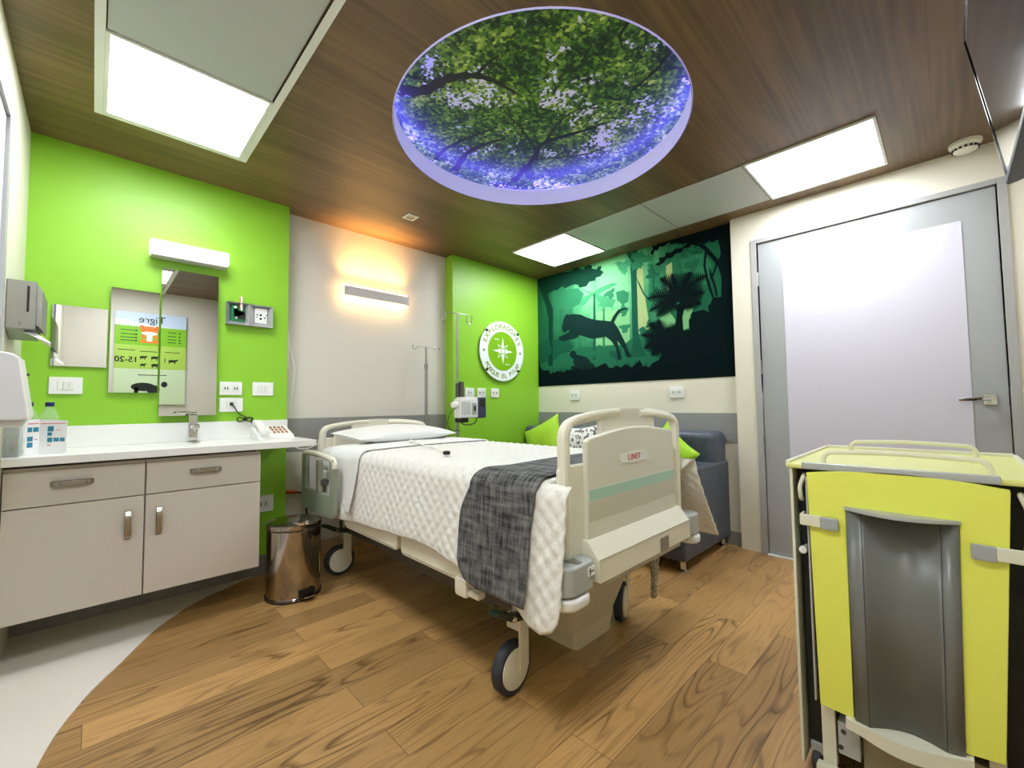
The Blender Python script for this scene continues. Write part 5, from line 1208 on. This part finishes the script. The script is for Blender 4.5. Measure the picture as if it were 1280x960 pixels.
# ------------------------------------------------------------------ info poster on the front wall (seen in the mirrors)
pz0, pz1, pxa, pxb = 1.13, 2.215, 0.150, 0.800
ps = thing('poster', (0.47, YF, pz0), 'green animal information poster seen reversed in the mirrors', 'poster')
yp = YF+0.028
b = MB(); b.box(pxa, pxb, YF+0.0005, yp, pz0, pz1, 0.002); b.build('board', M('poster_sky_print', (196, 214, 240), 0.35), ps)
b = MB()
def rect(x0, x1, z0, z1, m, o): b.raw([(x0, yp+o, z0), (x0, yp+o, z1), (x1, yp+o, z1), (x1, yp+o, z0)], [(0, 1, 2, 3)], m)
rect(pxa, pxb, pz0, 1.56, 0, .0006); rect(pxa, pxb, 1.55, 1.84, 1, .0010); rect(pxa, pxb, 1.83, 2.045, 2, .0014)
b.raw([(pxa, yp+.0008, 2.04), (pxa, yp+.0008, 2.13), (0.5, yp+.0008, 2.075), (pxb, yp+.0008, 2.05)], [(0, 1, 2, 3)], 5)
n = 26
for k in range(n):
    x = pxa+(pxb-pxa)*(k+0.5)/n; b.raw([(x-0.012, yp+.0014, 2.044), (x, yp+.0014, 2.062), (x+0.012, yp+.0014, 2.044)], [(0, 1, 2)], 2)
rect(0.372, 0.536, 1.86, 1.90, 3, .002); rect(0.43, 0.48, 1.88, 1.99, 5, .0022)
def blob(cx, cz, rx, rz, m, o, n=18): b.raw([(cx+rx*math.cos(2*PI*k/n), yp+o, cz+rz*math.sin(2*PI*k/n)) for k in range(n)], [tuple(range(n))], m)
blob(0.455, 2.015, 0.085, 0.045, 3, .0024); blob(0.455, 1.975, 0.075, 0.022, 5, .0027); blob(0.40, 1.94, 0.02, 0.03, 3, .0026); blob(0.51, 1.94, 0.02, 0.03, 3, .0026); blob(0.385, 2.05, 0.02, 0.02, 3, .0024); blob(0.525, 2.05, 0.02, 0.02, 3, .0024)
for i, zz in enumerate((2.0, 1.955, 1.915, 1.88)):
    rect(0.20, 0.335, zz-0.004, zz+0.004, 4, .0018); rect(0.62, 0.70, zz-0.004, zz+0.004, 4, .0018); blob(0.185+0.15, zz, 0.009, 0.009, 4, .0019); blob(0.735, zz, 0.009, 0.009, 4, .0019)
for (cx, cz, w, h) in ((0.40, 1.69, .03, .014), (0.505, 1.69, .034, .016), (0.40, 1.60, .024, .014), (0.51, 1.60, .034, .018), (0.67, 1.655, .04, .016)):
    blob(cx, cz, w, h, 4, .0018); rect(cx-w*0.8, cx-w*0.55, cz-h*2.1, cz, 4, .0018); rect(cx+w*0.5, cx+w*0.75, cz-h*2.1, cz, 4, .0018); blob(cx+w, cz+h*0.7, w*0.4, h*0.6, 4, .0019)
rect(0.18, 0.33, 1.765, 1.773, 4, .0018); rect(0.37, 0.53, 1.755, 1.763, 4, .0018); rect(0.60, 0.74, 1.755, 1.763, 4, .0018); rect(0.36, 0.62, 1.475, 1.484, 4, .0018)
blob(0.41, 1.34, .11, .05, 4, .0018); blob(0.50, 1.31, .06, .055, 4, .0019); rect(0.33, 0.37, 1.25, 1.33, 4, .0018); rect(0.46, 0.50, 1.25, 1.33, 4, .0018); blob(0.60, 1.37, .03, .035, 4, .0018)
mt = lambda x, z: Matrix(((-1, 0, 0, x), (0, 0, 1, yp+.003), (0, 1, 0, z), (0, 0, 0, 1)))
b.text('Tigre', 0.115, mt(0.475, 2.135), m=4); b.text('15-20', 0.088, mt(0.255, 1.655), m=4, bold=0.002); b.text('1', 0.08, mt(0.60, 1.655), m=4)
b.build('print', [M('poster_pale_green', (206, 226, 190), .4), M('poster_light_green', (172, 208, 88), .4), M('poster_green', (128, 192, 28), .4), M('poster_orange', (236, 122, 40), .4), W['ink'], W['paper']], ps)

# ------------------------------------------------------------------ CAMERA
F_, yaw, pit, roll = 534.4244, R(45.6297), R(2.802), R(-0.6428)
fw = Vector((math.cos(yaw)*math.cos(pit), math.sin(yaw)*math.cos(pit), math.sin(pit)))
rt = Vector((math.sin(yaw), -math.cos(yaw), 0)); up = rt.cross(fw)
rt, up = rt*math.cos(roll)+up*math.sin(roll), -rt*math.sin(roll)+up*math.cos(roll)
cam = bpy.data.cameras.new('camera'); cam.sensor_width = 36; cam.sensor_fit = 'HORIZONTAL'; cam.lens = F_/1280*36; cam.clip_start = 0.01
co = bpy.data.objects.new('camera', cam); COL.objects.link(co)
Mx = Matrix((rt, up, -fw)).transposed().to_4x4(); Mx.translation = Vector((0, 0, 1.0791)); co.matrix_world = Mx
SC.camera = co

# ------------------------------------------------------------------ world and output look
w = bpy.data.worlds.new('world'); SC.world = w; w.use_nodes = True
w.node_tree.nodes['Background'].inputs[0].default_value = (0.5, 0.5, 0.5, 1); w.node_tree.nodes['Background'].inputs[1].default_value = 0.0
SC.view_settings.view_transform = 'Standard'; SC.view_settings.look = 'None'; SC.view_settings.exposure = 1.0; SC.view_settings.gamma = 1.0; SC.view_settings.use_curve_mapping = False
try:
    SC.cycles.use_denoising = True
    SC.cycles.max_bounces = 10; SC.cycles.diffuse_bounces = 5; SC.cycles.glossy_bounces = 5; SC.cycles.transmission_bounces = 8
    SC.cycles.sample_clamp_indirect = 6.0
    SC.cycles.caustics_reflective = False; SC.cycles.caustics_refractive = False
except Exception:
    pass
for o in bpy.data.objects:
    if '_o' in o: del o['_o']
